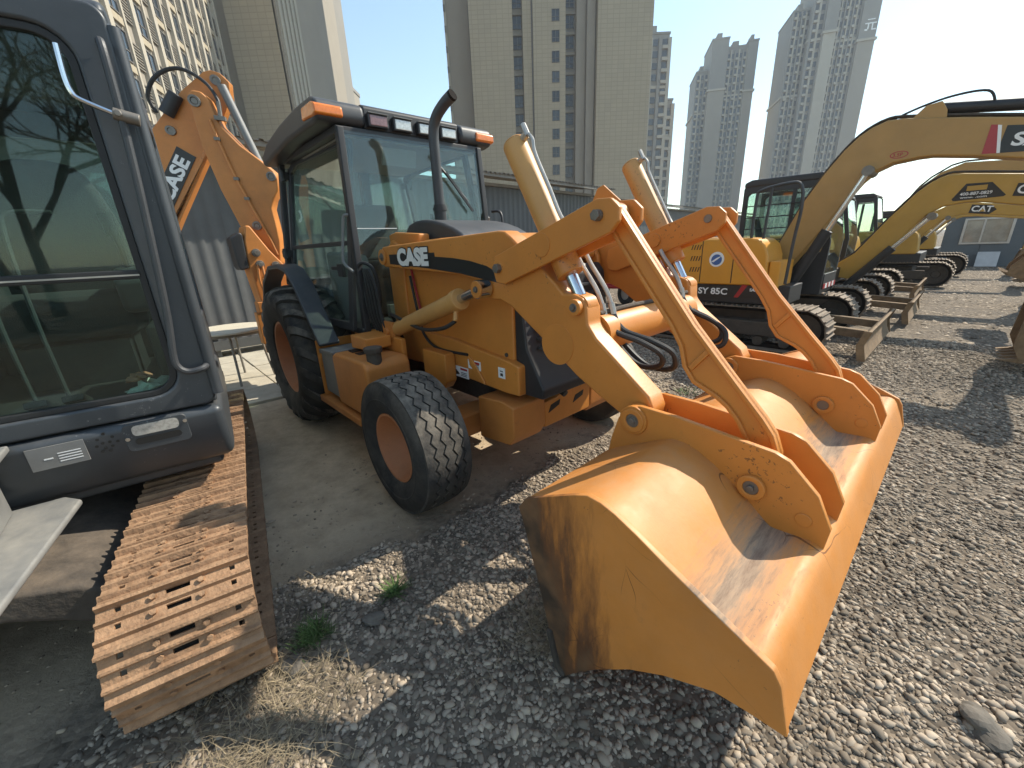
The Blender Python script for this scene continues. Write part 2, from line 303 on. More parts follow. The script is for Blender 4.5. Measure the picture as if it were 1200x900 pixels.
# ------------------------------------------------------------------ ground
def ground_material():
    M = bpy.data.materials.new('yard_ground'); M.use_nodes = True; t = M.node_tree; L = t.links.new; P = t.nodes['Principled BSDF']
    P.inputs['Roughness'].default_value = 0.95; P.inputs['Specular IOR Level'].default_value = 0.2
    tc = _n(t, 'ShaderNodeTexCoord'); sp = _n(t, 'ShaderNodeSeparateXYZ')
    mp = _n(t, 'ShaderNodeMapping'); mp.vector_type = 'TEXTURE'; mp.inputs[1].default_value = (BX, BY, 0); mp.inputs[2].default_value = (0, 0, YAW)
    L(tc.outputs['Object'], mp.inputs[0]); L(mp.outputs[0], sp.inputs[0])
    def noise(s, d=6, r=0.6, dist=0.0):
        n = _n(t, 'ShaderNodeTexNoise'); n.inputs['Scale'].default_value = s; n.inputs['Detail'].default_value = d; n.inputs['Roughness'].default_value = r; n.inputs['Distortion'].default_value = dist
        L(tc.outputs['Object'], n.inputs['Vector']); return n
    def ramp(src, c0, c1, p0=0.3, p1=0.7):
        r = _n(t, 'ShaderNodeValToRGB'); r.color_ramp.elements[0].position = p0; r.color_ramp.elements[1].position = p1
        r.color_ramp.elements[0].color = c0+(1,); r.color_ramp.elements[1].color = c1+(1,); L(src, r.inputs[0]); return r
    n1 = noise(0.9, 8); n2 = noise(7, 8, 0.7); n3 = noise(60, 4)
    dirt = ramp(n1.outputs['Fac'], (0.43, 0.325, 0.21), (0.57, 0.45, 0.31))
    d2 = ramp(n2.outputs['Fac'], (0.72, 0.72, 0.72), (1.15, 1.15, 1.15)); mm = _n(t, 'ShaderNodeMix', data_type='RGBA'); mm.blend_type = 'MULTIPLY'; mm.inputs[0].default_value = 1
    L(dirt.outputs[0], mm.inputs[6]); L(d2.outputs[0], mm.inputs[7])
    vo = _n(t, 'ShaderNodeTexVoronoi'); vo.inputs['Scale'].default_value = 30; L(tc.outputs['Object'], vo.inputs['Vector'])
    sv = _n(t, 'ShaderNodeSeparateColor'); L(vo.outputs['Color'], sv.inputs[0])
    gr = ramp(sv.outputs[0], (0.10, 0.083, 0.066), (0.22, 0.18, 0.14), 0.0, 1.0)  # dark base: shade in the gaps between stones is put into the colour
    g2 = ramp(n1.outputs['Fac'], (0.8, 0.8, 0.8), (1.2, 1.15, 1.05)); m2 = _n(t, 'ShaderNodeMix', data_type='RGBA'); m2.blend_type = 'MULTIPLY'; m2.inputs[0].default_value = 1
    L(gr.outputs[0], m2.inputs[6]); L(g2.outputs[0], m2.inputs[7])
    # gravel starts ahead of the loader's front axle and covers the right side of the yard
    a = _n(t, 'ShaderNodeMath', operation='MULTIPLY_ADD'); a.inputs[1].default_value = 0.9; L(n2.outputs['Fac'], a.inputs[0]); L(sp.outputs[0], a.inputs[2])
    ra = _n(t, 'ShaderNodeMapRange'); ra.inputs[1].default_value = 2.55; ra.inputs[2].default_value = 2.95; L(a.outputs[0], ra.inputs[0])
    b = _n(t, 'ShaderNodeMath', operation='MULTIPLY_ADD'); b.inputs[1].default_value = 1.2; L(n2.outputs['Fac'], b.inputs[0]); L(sp.outputs[1], b.inputs[2])
    rb = _n(t, 'ShaderNodeMapRange'); rb.inputs[1].default_value = 2.2; rb.inputs[2].default_value = 3.2; L(b.outputs[0], rb.inputs[0])
    mx = _n(t, 'ShaderNodeMath', operation='MAXIMUM'); L(ra.outputs[0], mx.inputs[0]); L(rb.outputs[0], mx.inputs[1])
    m3 = _n(t, 'ShaderNodeMix', data_type='RGBA'); L(mx.outputs[0], m3.inputs[0]); L(mm.outputs[2], m3.inputs[6]); L(m2.outputs[2], m3.inputs[7]); L(m3.outputs[2], P.inputs['Base Color'])
    h1 = _n(t, 'ShaderNodeMath', operation='MULTIPLY_ADD'); h1.inputs[1].default_value = 0.25; L(n3.outputs['Fac'], h1.inputs[0]); L(n2.outputs['Fac'], h1.inputs[2])
    vh = _n(t, 'ShaderNodeMath', operation='MULTIPLY'); L(vo.outputs['Distance'], vh.inputs[0]); vh.inputs[1].default_value = -0.9
    h2 = _n(t, 'ShaderNodeMix', data_type='FLOAT'); L(mx.outputs[0], h2.inputs[0]); L(h1.outputs[0], h2.inputs[2]); L(vh.outputs[0], h2.inputs[3])
    bp = _n(t, 'ShaderNodeBump'); bp.inputs['Strength'].default_value = 0.55; bp.inputs['Distance'].default_value = 0.03; L(h2.outputs[0], bp.inputs['Height']); L(bp.outputs[0], P.inputs['Normal'])
    return M
MT['ground'] = ground_material()
mb = MB(); mb.add([(-600, -600, 0), (600, -600, 0), (600, 600, 0), (-600, 600, 0)], [(0, 1, 2, 3)]); o = mb.build('ground', 'ground'); tag(o, kind='structure')

def wav(x, y): return np.sin(x*3.1+1.3*y)*0.09+np.sin(y*5.3-2.2*x)*0.06+np.sin(11*x+7*y)*0.04
def to_local(X, Y):
    c, s = math.cos(YAW), math.sin(YAW); dx = X-BX; dy = Y-BY; return c*dx+s*dy, -s*dx+c*dy
def rock_variants(k, coarse=False):
    out = []
    t = (1+5**0.5)/2
    V = np.array([(-1, t, 0), (1, t, 0), (-1, -t, 0), (1, -t, 0), (0, -1, t), (0, 1, t), (0, -1, -t), (0, 1, -t), (t, 0, -1), (t, 0, 1), (-t, 0, -1), (-t, 0, 1)], float)/math.sqrt(1+t*t)
    Fc = np.array([(0, 11, 5), (0, 5, 1), (0, 1, 7), (0, 7, 10), (0, 10, 11), (1, 5, 9), (5, 11, 4), (11, 10, 2), (10, 7, 6), (7, 1, 8), (3, 9, 4), (3, 4, 2), (3, 2, 6), (3, 6, 8), (3, 8, 9), (4, 9, 5), (2, 4, 11), (6, 2, 10), (8, 6, 7), (9, 8, 1)])
    if coarse:
        V = np.array([(1, 0, 0), (0, 1, 0), (-1, 0, 0), (0, -1, 0), (0, 0, 1), (0, 0, -1)], float); Fc = np.array([(0, 1, 4), (1, 2, 4), (2, 3, 4), (3, 0, 4)])
    for _ in range(k):
        q = V.copy(); th = rng.uniform(0, 2*PI, 3)
        A = np.array(Matrix.Rotation(th[0], 3, 'X') @ Matrix.Rotation(th[1], 3, 'Y') @ Matrix.Rotation(th[2], 3, 'Z')) if not coarse else np.eye(3)
        q = (q @ A.T)*rng.uniform(0.72, 1.18, (len(V), 1)); keep = Fc
        if not coarse:
            cz = q[Fc].mean(1)[:, 2]; keep = Fc[cz > -0.45]
        out.append((q, keep))
    return out
def scatter(name, r0, r1, n, med, sig, mt, coarse=False, az=78, mask=None):
    u = rng.uniform(0, 1, n*3); r = np.sqrt(r0*r0+(r1*r1-r0*r0)*u); a = rng.uniform(-R(az), R(az), n*3)
    X = r*np.sin(a); Y = r*np.cos(a); lx, ly = to_local(X, Y)
    ok = mask(lx, ly, X, Y) if mask else ((lx > 2.38+wav(X, Y)) | (ly > 2.2+4*wav(X, Y)))
    den = np.sin(1.9*X+0.7*Y+0.4)+np.sin(2.3*Y-1.1*X+2.0)+0.8*np.sin(4.1*X-3.3*Y)+0.6*np.sin(6.7*Y+5.1*X+1); ok &= rng.uniform(0, 1, len(X)) < np.clip(0.80+0.20*den, 0.25, 1)
    X, Y = X[ok][:n], Y[ok][:n]; N = len(X)
    d = np.clip(np.exp(rng.normal(math.log(med), sig, N)), med*0.35, med*2.6)*0.5
    S = np.stack([d*rng.uniform(0.9, 1.6, N), d*rng.uniform(0.65, 1.05, N), d*rng.uniform(0.35, 0.7, N)], 1)
    yw = rng.uniform(0, 2*PI, N); c, s = np.cos(yw), np.sin(yw)
    var = rock_variants(10, coarse); vi = rng.integers(0, 10, N); VV = []; FF = []; off = 0
    for k in range(10):
        q, f = var[k]; idx = np.where(vi == k)[0]; m_ = len(idx)
        if not m_: continue
        p = q[None]*S[idx][:, None, :]
        x = p[..., 0]*c[idx, None]-p[..., 1]*s[idx, None]+X[idx, None]; y = p[..., 0]*s[idx, None]+p[..., 1]*c[idx, None]+Y[idx, None]; z = p[..., 2]+S[idx, 2][:, None]*rng.uniform(0.0, 0.75, m_)[:, None]
        VV.append(np.stack([x, y, z], -1).reshape(-1, 3)); FF.append((f[None]+(np.arange(m_)*len(q))[:, None, None]+off).reshape(-1, 3)); off += m_*len(q)
    VV = np.concatenate(VV); FF = np.concatenate(FF)
    me = bpy.data.meshes.new(name); me.vertices.add(len(VV)); me.vertices.foreach_set('co', VV.ravel()); nl = len(FF)*3
    me.loops.add(nl); me.loops.foreach_set('vertex_index', FF.ravel().astype(np.int32)); me.polygons.add(len(FF)); me.polygons.foreach_set('loop_start', np.arange(0, nl, 3, dtype=np.int32)); me.polygons.foreach_set('loop_total', np.full(len(FF), 3, np.int32))
    me.update(calc_edges=True); me.materials.append(MT[mt]); o = bpy.data.objects.new(name, me); COL.objects.link(o); return o
MT['stone'] = mat('gravel_stone', (0.285, 0.232, 0.175), 0.9, var=0.3, vs=1.3, island=0.6, spec=0.25)
MT['pebble'] = mat('dusty_pebble', (0.38, 0.30, 0.215), 0.95, var=0.2, island=0.3, spec=0.2)
tag(scatter('gravel', 0.35, 3.4, 66000, 0.0140, 0.45, 'stone', az=95), 'grey brown gravel in front of the orange bucket', 'gravel', kind='stuff')
tag(scatter('gravel', 3.4, 8.5, 84000, 0.0195, 0.42, 'stone'), 'gravel stretching between the bucket and the parked excavators', 'gravel', kind='stuff')
tag(scatter('gravel', 8.5, 26, 48000, 0.04, 0.4, 'stone', coarse=True), 'distant gravel of the yard in front of the grey hut', 'gravel', kind='stuff')
tag(scatter('gravel', 0.5, 5.0, 2200, 0.013, 0.5, 'pebble', mask=lambda lx, ly, X, Y: (lx < 2.4) & (ly < 2.4) & ((lx > 1.2) | (rng.uniform(0, 1, len(lx)) < 0.25))), 'scattered pebbles on the bare dirt', 'gravel', kind='stuff')

# pale concrete paving slabs behind the loader's rear wheel
MT['concrete'] = mat('pale_concrete', (0.43, 0.38, 0.29), 0.9, var=0.16, vs=5, bump=0.2, bs=30, scuff=0.3, scol=(0.25, 0.21, 0.16))
pv = bpy.data.objects.new('paving', None); COL.objects.link(pv); pv.location = loc2w(0, 0, 0); pv.rotation_euler = (0, 0, YAW); tag(pv, kind='structure')
for i in range(6):
    for j in range(9):
        mb = MB(); x0 = -4.6+i*0.62; y0 = -3.4+j*0.62; mb.b2(x0, x0+0.606, y0, y0+0.606, -0.03, 0.030+random.uniform(-0.008, 0.006)); mb.build('slab', 'concrete', pv, 0.006)

# ------------------------------------------------------------------ corrugated fence and sheds behind the machines
MT['fence'] = mat('grey_corrugated_steel', (0.072, 0.075, 0.076), 0.65, metal=0.0, var=0.12, vs=1.5, dust=0.25, dcol=(0.25, 0.23, 0.2), scuff=0.25, scol=(0.09, 0.09, 0.09), ss=3, rand=0.06)
MT['fenceroof'] = mat('weathered_roof_sheet', (0.20, 0.185, 0.16), 0.7, var=0.2, vs=4, dust=0.5)
MT['slatted'] = mat('dark_slats', (0.10, 0.10, 0.10), 0.6, var=0.2)
def corrugated(pitch, n, depth, h):
    mb = MB(); prof = []
    for i in range(n):
        x = i*pitch; prof += [(x, 0), (x+pitch*0.34, 0), (x+pitch*0.44, depth), (x+pitch*0.90, depth)]
    prof.append((n*pitch, 0)); k = len(prof)
    v = [(p[0], p[1], 0) for p in prof]+[(p[0], p[1], h) for p in prof]+[(p[0], p[1]+0.004, 0) for p in prof]+[(p[0], p[1]+0.004, h) for p in prof]
    f = []
    for i in range(k-1): f += [(i, i+1, k+i+1, k+i), (2*k+i, 3*k+i, 3*k+i+1, 2*k+i+1), (k+i, k+i+1, 3*k+i+1, 3*k+i)]
    return mb.add(v, f)
def fence(name, label, p0, p1, H, over, roof_z, wallmat, cat, pitch=0.225, drop=0.12):
    a = loc2w(*p0); b = loc2w(*p1); d = b-a; Ln = d.length; rz = math.atan2(d.y, d.x)
    t = thing(name, label, cat, a, rz); pw = pitch*4; n = int(Ln/pw)+1
    me = corrugated(pitch, 4, 0.013, H).mesh('panel', wallmat)
    for i in range(n): inst('wall_panel', me, t, (i*pw, 0.001*(i % 2), 0))
    pm = MB().b2(-0.05, 0.05, -0.02, 0.08, 0, H+0.05).mesh('post', 'fenceroof', 0.005)
    for i in range(0, n+1, 4): inst('post', pm, t, (i*pw, 0.06, 0))
    mb = MB(); mb.b2(0, n*pw, -0.09, -0.01, H-0.06, H+0.02); mb.build('wall_plate', 'fenceroof', t)
    rm = corrugated(pitch*0.8, 6, 0.035, 1.3+over).mesh('roof_sheet', 'fenceroof'); rw = pitch*0.8*6
    for i in range(int(n*pw/rw)+1):
        o = inst('roof_sheet', rm, t, (i*rw, -over+random.uniform(-0.03, 0.03), roof_z-0.03+random.uniform(-0.006, 0.006)), Matrix.Rotation(R(-83), 3, 'X'))
    mb = MB(); mb.b2(0, n*pw, -over+0.03, -over+0.10, roof_z-0.14, roof_z-0.05); mb.build('fascia', 'fenceroof', t)
    return t
fence('corrugated_shed', 'tall grey corrugated steel shed wall with roof overhang behind the loader cab', (-4.75, -8.5), (-6.33, 11.7), 3.38, 0.60, 3.62, 'fence', 'shed')
fence('slatted_shed', 'lower dark slatted shed beyond the corrugated wall, behind the dump cylinders', (-6.75, 11.9), (-9.2, 40), 3.20, 0.40, 3.40, 'slatted', 'shed', 0.16)
t = thing('electric_box', 'small white electric meter box at the end of the corrugated wall', 'meter box', loc2w(-6.35, 11.35, 2.35), YAW+PI/2)
mb = MB(); mb.b2(-0.14, 0.14, -0.12, 0.0, 0, 0.5); mb.build('case', 'white', t, 0.01)
mb = MB(); mb.b2(-0.10, 0.10, -0.128, -0.12, 0.28, 0.42); mb.build('window', 'inkblack', t); mb = MB(); mb.cyl((0, -0.06, -0.6), (0, -0.06, 0.0), 0.03); mb.build('conduit', 'zinc', t)

# ------------------------------------------------------------------ towers
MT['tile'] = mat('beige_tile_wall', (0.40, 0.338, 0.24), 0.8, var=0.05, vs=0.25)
def tile_lines(M, sc, dark):
    t = M.node_tree; L = t.links.new; P = t.nodes['Principled BSDF']; src = P.inputs['Base Color'].links[0].from_socket
    tc = _n(t, 'ShaderNodeTexCoord'); sp = _n(t, 'ShaderNodeSeparateXYZ'); cb = _n(t, 'ShaderNodeCombineXYZ'); L(tc.outputs['Object'], sp.inputs[0])
    ad = _n(t, 'ShaderNodeMath', operation='ADD'); L(sp.outputs[0], ad.inputs[0]); L(sp.outputs[1], ad.inputs[1]); L(ad.outputs[0], cb.inputs[0]); L(sp.outputs[2], cb.inputs[1])
    br = _n(t, 'ShaderNodeTexBrick'); br.inputs['Scale'].default_value = 1; br.inputs['Brick Width'].default_value = sc; br.inputs['Row Height'].default_value = sc*0.62; br.inputs['Mortar Size'].default_value = 0.05; br.offset = 0.0
    br.inputs['Color1'].default_value = (1, 1, 1, 1); br.inputs['Color2'].default_value = (0.93, 0.93, 0.93, 1); br.inputs['Mortar'].default_value = (dark, dark, dark, 1)
    L(cb.outputs[0], br.inputs['Vector']); mx = _n(t, 'ShaderNodeMix', data_type='RGBA'); mx.blend_type = 'MULTIPLY'; mx.inputs[0].default_value = 1; L(src, mx.inputs[6]); L(br.outputs['Color'], mx.inputs[7]); L(mx.outputs[2], P.inputs['Base Color'])
tile_lines(MT['tile'], 1.05, 0.80)
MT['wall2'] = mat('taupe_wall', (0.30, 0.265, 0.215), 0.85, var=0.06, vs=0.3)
MT['strip'] = mat('dark_window_strip', (0.12, 0.125, 0.13), 0.5, var=0.15, vs=0.2)
MT['pier'] = mat('pale_pier_wall', (0.40, 0.36, 0.29), 0.85, var=0.06, vs=0.3)
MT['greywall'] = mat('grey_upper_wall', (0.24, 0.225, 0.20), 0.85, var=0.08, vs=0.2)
MT['winglass'] = mat('tower_window_glass', (0.035, 0.045, 0.055), 0.12, var=0.4, vs=0.7, rand=0.5)
MT['winframe'] = mat('window_frame_paint', (0.13, 0.12, 0.11), 0.6)
MT['louvre'] = mat('louvre_metal', (0.16, 0.145, 0.12), 0.7, var=0.2, rand=0.2)
def window_meshes(w_, h_):
    fr = MB(); o_ = [(-w_/2, 0), (w_/2, 0), (w_/2, h_), (-w_/2, h_)]; i_ = [(-w_/2+0.08, 0.08), (w_/2-0.08, 0.08), (w_/2-0.08, h_-0.08), (-w_/2+0.08, h_-0.08)]
    frame_mb(fr, o_, i_, -0.10, 0.06, 'y'); fr.b2(-0.04, 0.04, -0.08, 0.0, 0.08, h_-0.08); fr.b2(-w_/2, w_/2, -0.07, 0.0, h_*0.36, h_*0.36+0.07)
    return fr.mesh('window', 'winframe'), MB().b2(-w_/2+0.08, w_/2-0.08, -0.03, -0.01, 0.08, h_-0.08).mesh('pane', 'winglass')
def put_window(t, ms, x, y, z):
    o = inst('window', ms[0], t, (x, y, z)); inst('pane', ms[1], o); return o
# central tower
Y0 = 85.0
t = thing('apartment_tower', 'broad beige tiled apartment tower directly behind the cab roof', 'tower', (0, Y0, 0)); HT = 84
def wall(t, name, mt, x0, x1, d0, z0=0, z1=HT, depth=14): mb = MB(); mb.b2(x0, x1, d0, depth, z0, z1); return mb.build(name, mt, t)
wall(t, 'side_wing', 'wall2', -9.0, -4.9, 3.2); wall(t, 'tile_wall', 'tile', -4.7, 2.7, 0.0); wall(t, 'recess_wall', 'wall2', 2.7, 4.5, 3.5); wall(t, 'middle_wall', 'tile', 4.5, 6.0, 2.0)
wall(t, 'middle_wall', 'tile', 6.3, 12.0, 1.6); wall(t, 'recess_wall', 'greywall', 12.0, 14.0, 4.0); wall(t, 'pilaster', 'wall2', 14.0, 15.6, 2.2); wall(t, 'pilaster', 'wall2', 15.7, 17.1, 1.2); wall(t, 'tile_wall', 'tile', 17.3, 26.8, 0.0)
wall(t, 'drain_pipe', 'winframe', -4.9, -4.7, 1.5, depth=3.0); wall(t, 'drain_pipe', 'winframe', 6.02, 6.28, 1.9, depth=3.0); wall(t, 'corner_pier', 'pier', -9.2, -8.8, 2.9, depth=13)
ms = window_meshes(1.35, 1.75); ms2 = window_meshes(1.6, 2.0)
for k in range(26):
    z = 2.4+k*3.0
    put_window(t, ms, 10.25, 1.62, z); put_window(t, ms2, 13.0, 4.0, z-0.2); put_window(t, ms2, 3.6, 3.5, z-0.2)
    mb = None
me = MB().b2(-1.0, 1.0, -0.35, 0.3, 0, 0.45).mesh('ledge', 'wall2')
for k in range(26): inst('ledge', me, t, (13.0, 4.0, 1.2+k*3.0)); inst('ledge', me, t, (3.6, 3.5, 1.2+k*3.0), scale=(0.85, 1, 1))
me = MB().b2(-0.15, 0.15, -0.2, 0.1, 0, 0.9).mesh('bay_box', 'louvre')
for k in range(26): inst('vent_box', me, t, (-9.05, 2.85, 2.0+k*3.0))
# sunlit tower with windows and louvres at the upper left
a = Vector((-17.3, 3.9, 0)); b = Vector((-34.2, 62.0, 0)); d = (b-a); rz = math.atan2(d.y, d.x)
t = thing('apartment_tower', 'sunlit yellow tower with rows of windows and louvres at the upper left', 'tower', a, rz); Lf = d.length
mb = MB(); mb.b2(0, Lf, 0.5, 16, 0, 60); mb.build('wall', 'wall2', t)
nb = 15; bw = Lf/nb; pm = MB().b2(-0.30, 0.30, 0.18, 0.5, 0, 60).mesh('pier', 'pier'); pm2 = MB().b2(-0.14, 0.14, 0.30, 0.5, 0, 60).mesh('pier', 'pier')
wm = window_meshes(bw*0.40, 2.0); lm = MB()
for q in range(8): lm.b2(-bw*0.15, bw*0.15, -0.12, 0.02, 0.1+q*0.22, 0.2+q*0.22)
lm = lm.mesh('louvre', 'louvre'); sm = MB().b2(-bw*0.2, bw*0.2, -0.15, 0.05, 0, 0.5).mesh('spandrel', 'tile')
for i in range(nb+1):
    inst('pier', pm, t, (i*bw, 0.0, 0)); 
    if i < nb: inst('slim_pier', pm2, t, (i*bw+bw*0.60, 0, 0))
for i in range(nb):
    for k in range(3, 17):
        z = k*3.0; put_window(t, wm, i*bw+bw*0.33, 0.48, z+0.7); inst('louvre', lm, t, (i*bw+bw*0.80, 0.46, z+(0.6 if (i+k) % 3 else 0.9))); inst('spandrel', sm, t, (i*bw+bw*0.33, 0.48, z))
# plain beige slab tower beside it, stepping back to the right
t = thing('slab_tower', 'plain beige slab tower rising behind the raised orange boom', 'tower', (0, 64.5, 0))
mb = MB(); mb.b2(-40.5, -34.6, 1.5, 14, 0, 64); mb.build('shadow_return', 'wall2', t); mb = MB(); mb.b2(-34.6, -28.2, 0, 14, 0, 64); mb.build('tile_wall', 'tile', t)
for k in range(5): mb = MB(); mb.b2(-28.2+0.35*k*0.0+0.0, -27.7, 0.25+k*1.3, 0.95+k*1.3, 0, 64); mb.build('rib', 'pier', t)
mb = MB(); mb.b2(-28.4, -27.9, 0.0, 14, 0, 64); mb.build('rib_wall', 'wall2', t)
mb = MB(); mb.b2(-33.5, -30.2, 12.5, 30, 0, 62); mb.build('rear_block', 'wall2', t)
for k in range(18):
    mb = MB(); mb.b2(-30.25, -29.95, 12.6, 13.6, 3+k*3.2, 4.8+k*3.2); mb.build('bay_window', 'pier', t)
mb = MB(); mb.b2(-33.0, -30.6, 20.2, 36, 0, 57); mb.build('rear_block', 'greywall', t)
for k in range(18):
    mb = MB(); mb.b2(-30.7, -30.4, 20.4, 21.5, 2+k*3.1, 3.6+k*3.1); mb.build('bay_window', 'pier', t)
t = thing('distant_block', 'small hazy tower top left of the cab roof beacon', 'tower', (0, 120, 0)); mb = MB(); mb.b2(-43, -38.8, 0, 12, 0, 42.5); mb.build('wall', 'wall2', t); mb = MB(); mb.b2(-43.2, -38.6, -0.2, 12.2, 42.5, 43.3); mb.build('parapet', 'greywall', t)
# hazy towers on the right
def far_tower(label, X0, Y0, rz, blocks, group='hazy towers beyond the yard', zf=0.78):
    t = thing('high_rise', label, 'tower', (X0, Y0, 0), rz, group)
    for (x0, x1, dep, top, mt, bays) in blocks:
        zc = top*zf
        mb = MB(); mb.b2(x0, x1, dep, dep+18, 0, zc); mb.build('wall', mt, t); mb = MB(); mb.b2(x0, x1, dep, dep+18, zc, top); mb.build('upper_wall', 'greywall', t)
        mb = MB(); mb.b2(x0-0.5, x1+0.5, dep-0.5, dep+18.5, zc-0.7, zc+0.1); mb.build('string_course', 'pier', t)
        mb = MB(); mb.b2(x0-0.2, x1+0.2, dep-0.2, dep+18, top, top+0.6); mb.build('parapet', 'greywall', t)
        if bays:
            bw = (x1-x0)/bays; wb = MB()
            for i in range(bays+1): 
                xx = x0+i*bw; mb = MB(); mb.b2(xx-bw*0.17, xx+bw*0.17, dep-0.7, dep, 0, top-1); mb.build('pier', 'pier' if i % 2 else 'greywall', t)
            for i in range(bays):
                for k in range(int(top/3.0)): 
                    wb.b2(x0+(i+0.22)*bw, x0+(i+0.78)*bw, dep-0.25, dep-0.05, 1+k*3.0, 2.7+k*3.0)
            o = wb.build('windows', 'winglass', t); o['kind'] = 'stuff'
            for i in range(0, bays, 2): mb = MB(); mb.b2(x0+(i+0.15)*bw, x0+(i+0.85)*bw, dep-0.045, dep, 0, top-2); mb.build('window_strip', 'strip', t)
            wb = MB()
            for i in range(0, bays, 2):
                for k in range(int(top/3.0)): wb.b2(x0+(i+0.2)*bw, x0+(i+0.8)*bw, dep-1.1, dep-0.06, 0.1+k*3.0, 0.95+k*3.0)
            o = wb.build('balconies', 'pier', t); o['kind'] = 'stuff'
        mb = MB(); mb.b2(x0+(x1-x0)*0.3, x0+(x1-x0)*0.6, dep+2, dep+7, top, top+3); mb.build('lift_house', 'greywall', t)
    return t
far_tower('narrow hazy grey tower just right of the broad beige tower', 0, 150, 0, [(44, 52.6, 0, 61, 'wall2', 3), (52.8, 56, 3, 44.5, 'wall2', 1)])
far_tower('pair of hazy grey towers in the middle of the sky gap', 0, 210, R(-14), [(31.9, 37, 4, 73, 'wall2', 3), (36.8, 43.5, 0, 83, 'wall2', 0), (43.5, 51.4, 2, 80, 'wall2', 5), (51.4, 55.3, 0.5, 81, 'wall2', 0)]).location = (58, 222, 0)
ft = far_tower('tallest hazy tower at the right, behind the excavator cab', 108, 192, R(-16), [(7.3, 13.1, 5, 84, 'wall2', 4), (13.1, 17.2, 2, 110, 'wall2', 2), (17.2, 21.2, 0, 112, 'pier', 0), (21.2, 29.2, 3, 108, 'wall2', 6), (29.2, 34.7, 1.0, 106, 'wall2', 0)], zf=0.665)
mb = MB()
for (x0, x1, z0, z1) in ((31.2, 33.6, 76.2, 76.5), (30.6, 34.2, 75.0, 75.35), (31.5, 31.9, 73.4, 75.0), (32.8, 33.2, 73.0, 75.0), (33.2, 34.3, 73.0, 73.4), (30.7, 31.6, 72.9, 73.5)): mb.b2(x0, x1, 0.80, 0.95, z0, z1)
mb.build('roof_sign', 'white', bpy.data.objects[ft.name])

# ------------------------------------------------------------------ air
def haze():
    mb = MB(); mb.b2(-640, 640, -640, 640, -1, 118); o = mb.build('haze', None); tag(o, 'pale haze over the yard and the towers', 'haze', kind='stuff')
    M = bpy.data.materials.new('haze_air'); M.use_nodes = True; t = M.node_tree; t.nodes.clear()
    out = _n(t, 'ShaderNodeOutputMaterial'); v = _n(t, 'ShaderNodeVolumePrincipled'); v.inputs['Color'].default_value = (0.90, 0.95, 1.0, 1); v.inputs['Density'].default_value = 0.0008; v.inputs['Anisotropy'].default_value = 0.0
    t.links.new(v.outputs[0], out.inputs['Volume']); o.data.materials.append(M)
haze()
# ------------------------------------------------------------------ wheels
def front_tyre_mesh(r, wd):
    mb = MB(); h = wd/2
    prof = [(-h*0.62, r*0.49), (-h*0.80, r*0.52), (-h*0.95, r*0.62), (-h, r*0.75), (-h*0.95, r*0.88), (-h*0.84, r*0.945), (-h*0.55, r*0.968), (0, r*0.975),
            (h*0.55, r*0.968), (h*0.84, r*0.945), (h*0.95, r*0.88), (h, r*0.75), (h*0.95, r*0.62), (h*0.80, r*0.52), (h*0.62, r*0.49)]
    mb.lathe(prof, n=72)
    mb.lathe([(-h*0.985, r*0.715), (-h*1.01, r*0.73), (-h*0.985, r*0.745)], n=60); car = mb; mb = MB()
    nz = 34; n = nz*2; edges = [-0.86, -0.53, -0.18, 0.18, 0.53, 0.86]; g = 0.035
    for k in range(5):
        a0, a1 = edges[k]*h, edges[k+1]*h; v = []; f = []
        zz = 0.055*h/0.17*0.17/0.17
        for i in range(n):
            a = 2*PI*i/n; z = (1 if i % 2 else -1)*0.012
            l = a0+(g*h if k > 0 else 0)+(z if k > 0 else 0); rr_ = a1-(g*h if k < 4 else 0)+(z if k < 4 else 0)
            def rad(y): return r*(1.0-0.045*(abs(y)/h)**2.4)
            for y, dr in ((l, -0.03), (l, 0), ((l+rr_)/2, 0), (rr_, 0), (rr_, -0.03)):
                q = rad(y)+dr; v.append((q*math.cos(a), y, q*math.sin(a)))
        for i in range(n):
            j = (i+1) % n
            for q in range(4): f.append((i*5+q, i*5+q+1, j*5+q+1, j*5+q))
        mb.add(v, f)
    return car, mb
def rear_tyre_mesh(r, wd, lugs=20):
    mb = MB(); h = wd/2; c = r-0.035
    prof = [(-h*0.70, r*0.50), (-h*0.86, r*0.53), (-h*0.97, r*0.62), (-h, r*0.74), (-h*0.95, r*0.85), (-h*0.84, c*0.945), (-h*0.5, c*0.985), (0, c),
            (h*0.5, c*0.985), (h*0.84, c*0.945), (h*0.95, r*0.85), (h, r*0.74), (h*0.97, r*0.62), (h*0.86, r*0.53), (h*0.70, r*0.50)]
    mb.lathe(prof, n=72); car = mb; mb = MB()
    def cr(y):
        t = abs(y)/h
        return c*(1-0.015*(t/0.5)**2) if t < 0.5 else (c*(0.985-0.04*(t-0.5)/0.34) if t < 0.84 else (c*0.945+(r*0.80-c*0.945)*(t-0.84)/0.14))
    for sg in (-1, 1):
        for k in range(lugs):
            A = 2*PI*(k+(0.5 if sg > 0 else 0))/lugs
            ys = [0.02, 0.30, 0.62, 0.86, 0.98]; v = []
            for j, t in enumerate(ys):
                a = A+0.30*(t**1.25); y = sg*t*h*1.01; ro = min(cr(y)+0.038, r); ri = cr(y)-0.03; hw = (0.034 if j < 3 else 0.042)/r
                if j == 4: ro = r*0.865
                for aa, q in ((a-hw*1.25, ri), (a-hw, ro), (a+hw, ro), (a+hw*1.25, ri)): v.append((q*math.cos(aa), y, q*math.sin(aa)))
            f = [(0, 1, 2, 3), (16, 19, 18, 17)]
            for j in range(4):
                for q in range(4): f.append((j*4+q, (j+1)*4+q, (j+1)*4+(q+1) % 4, j*4+(q+1) % 4))
            mb.add(v, f)
    return car, mb
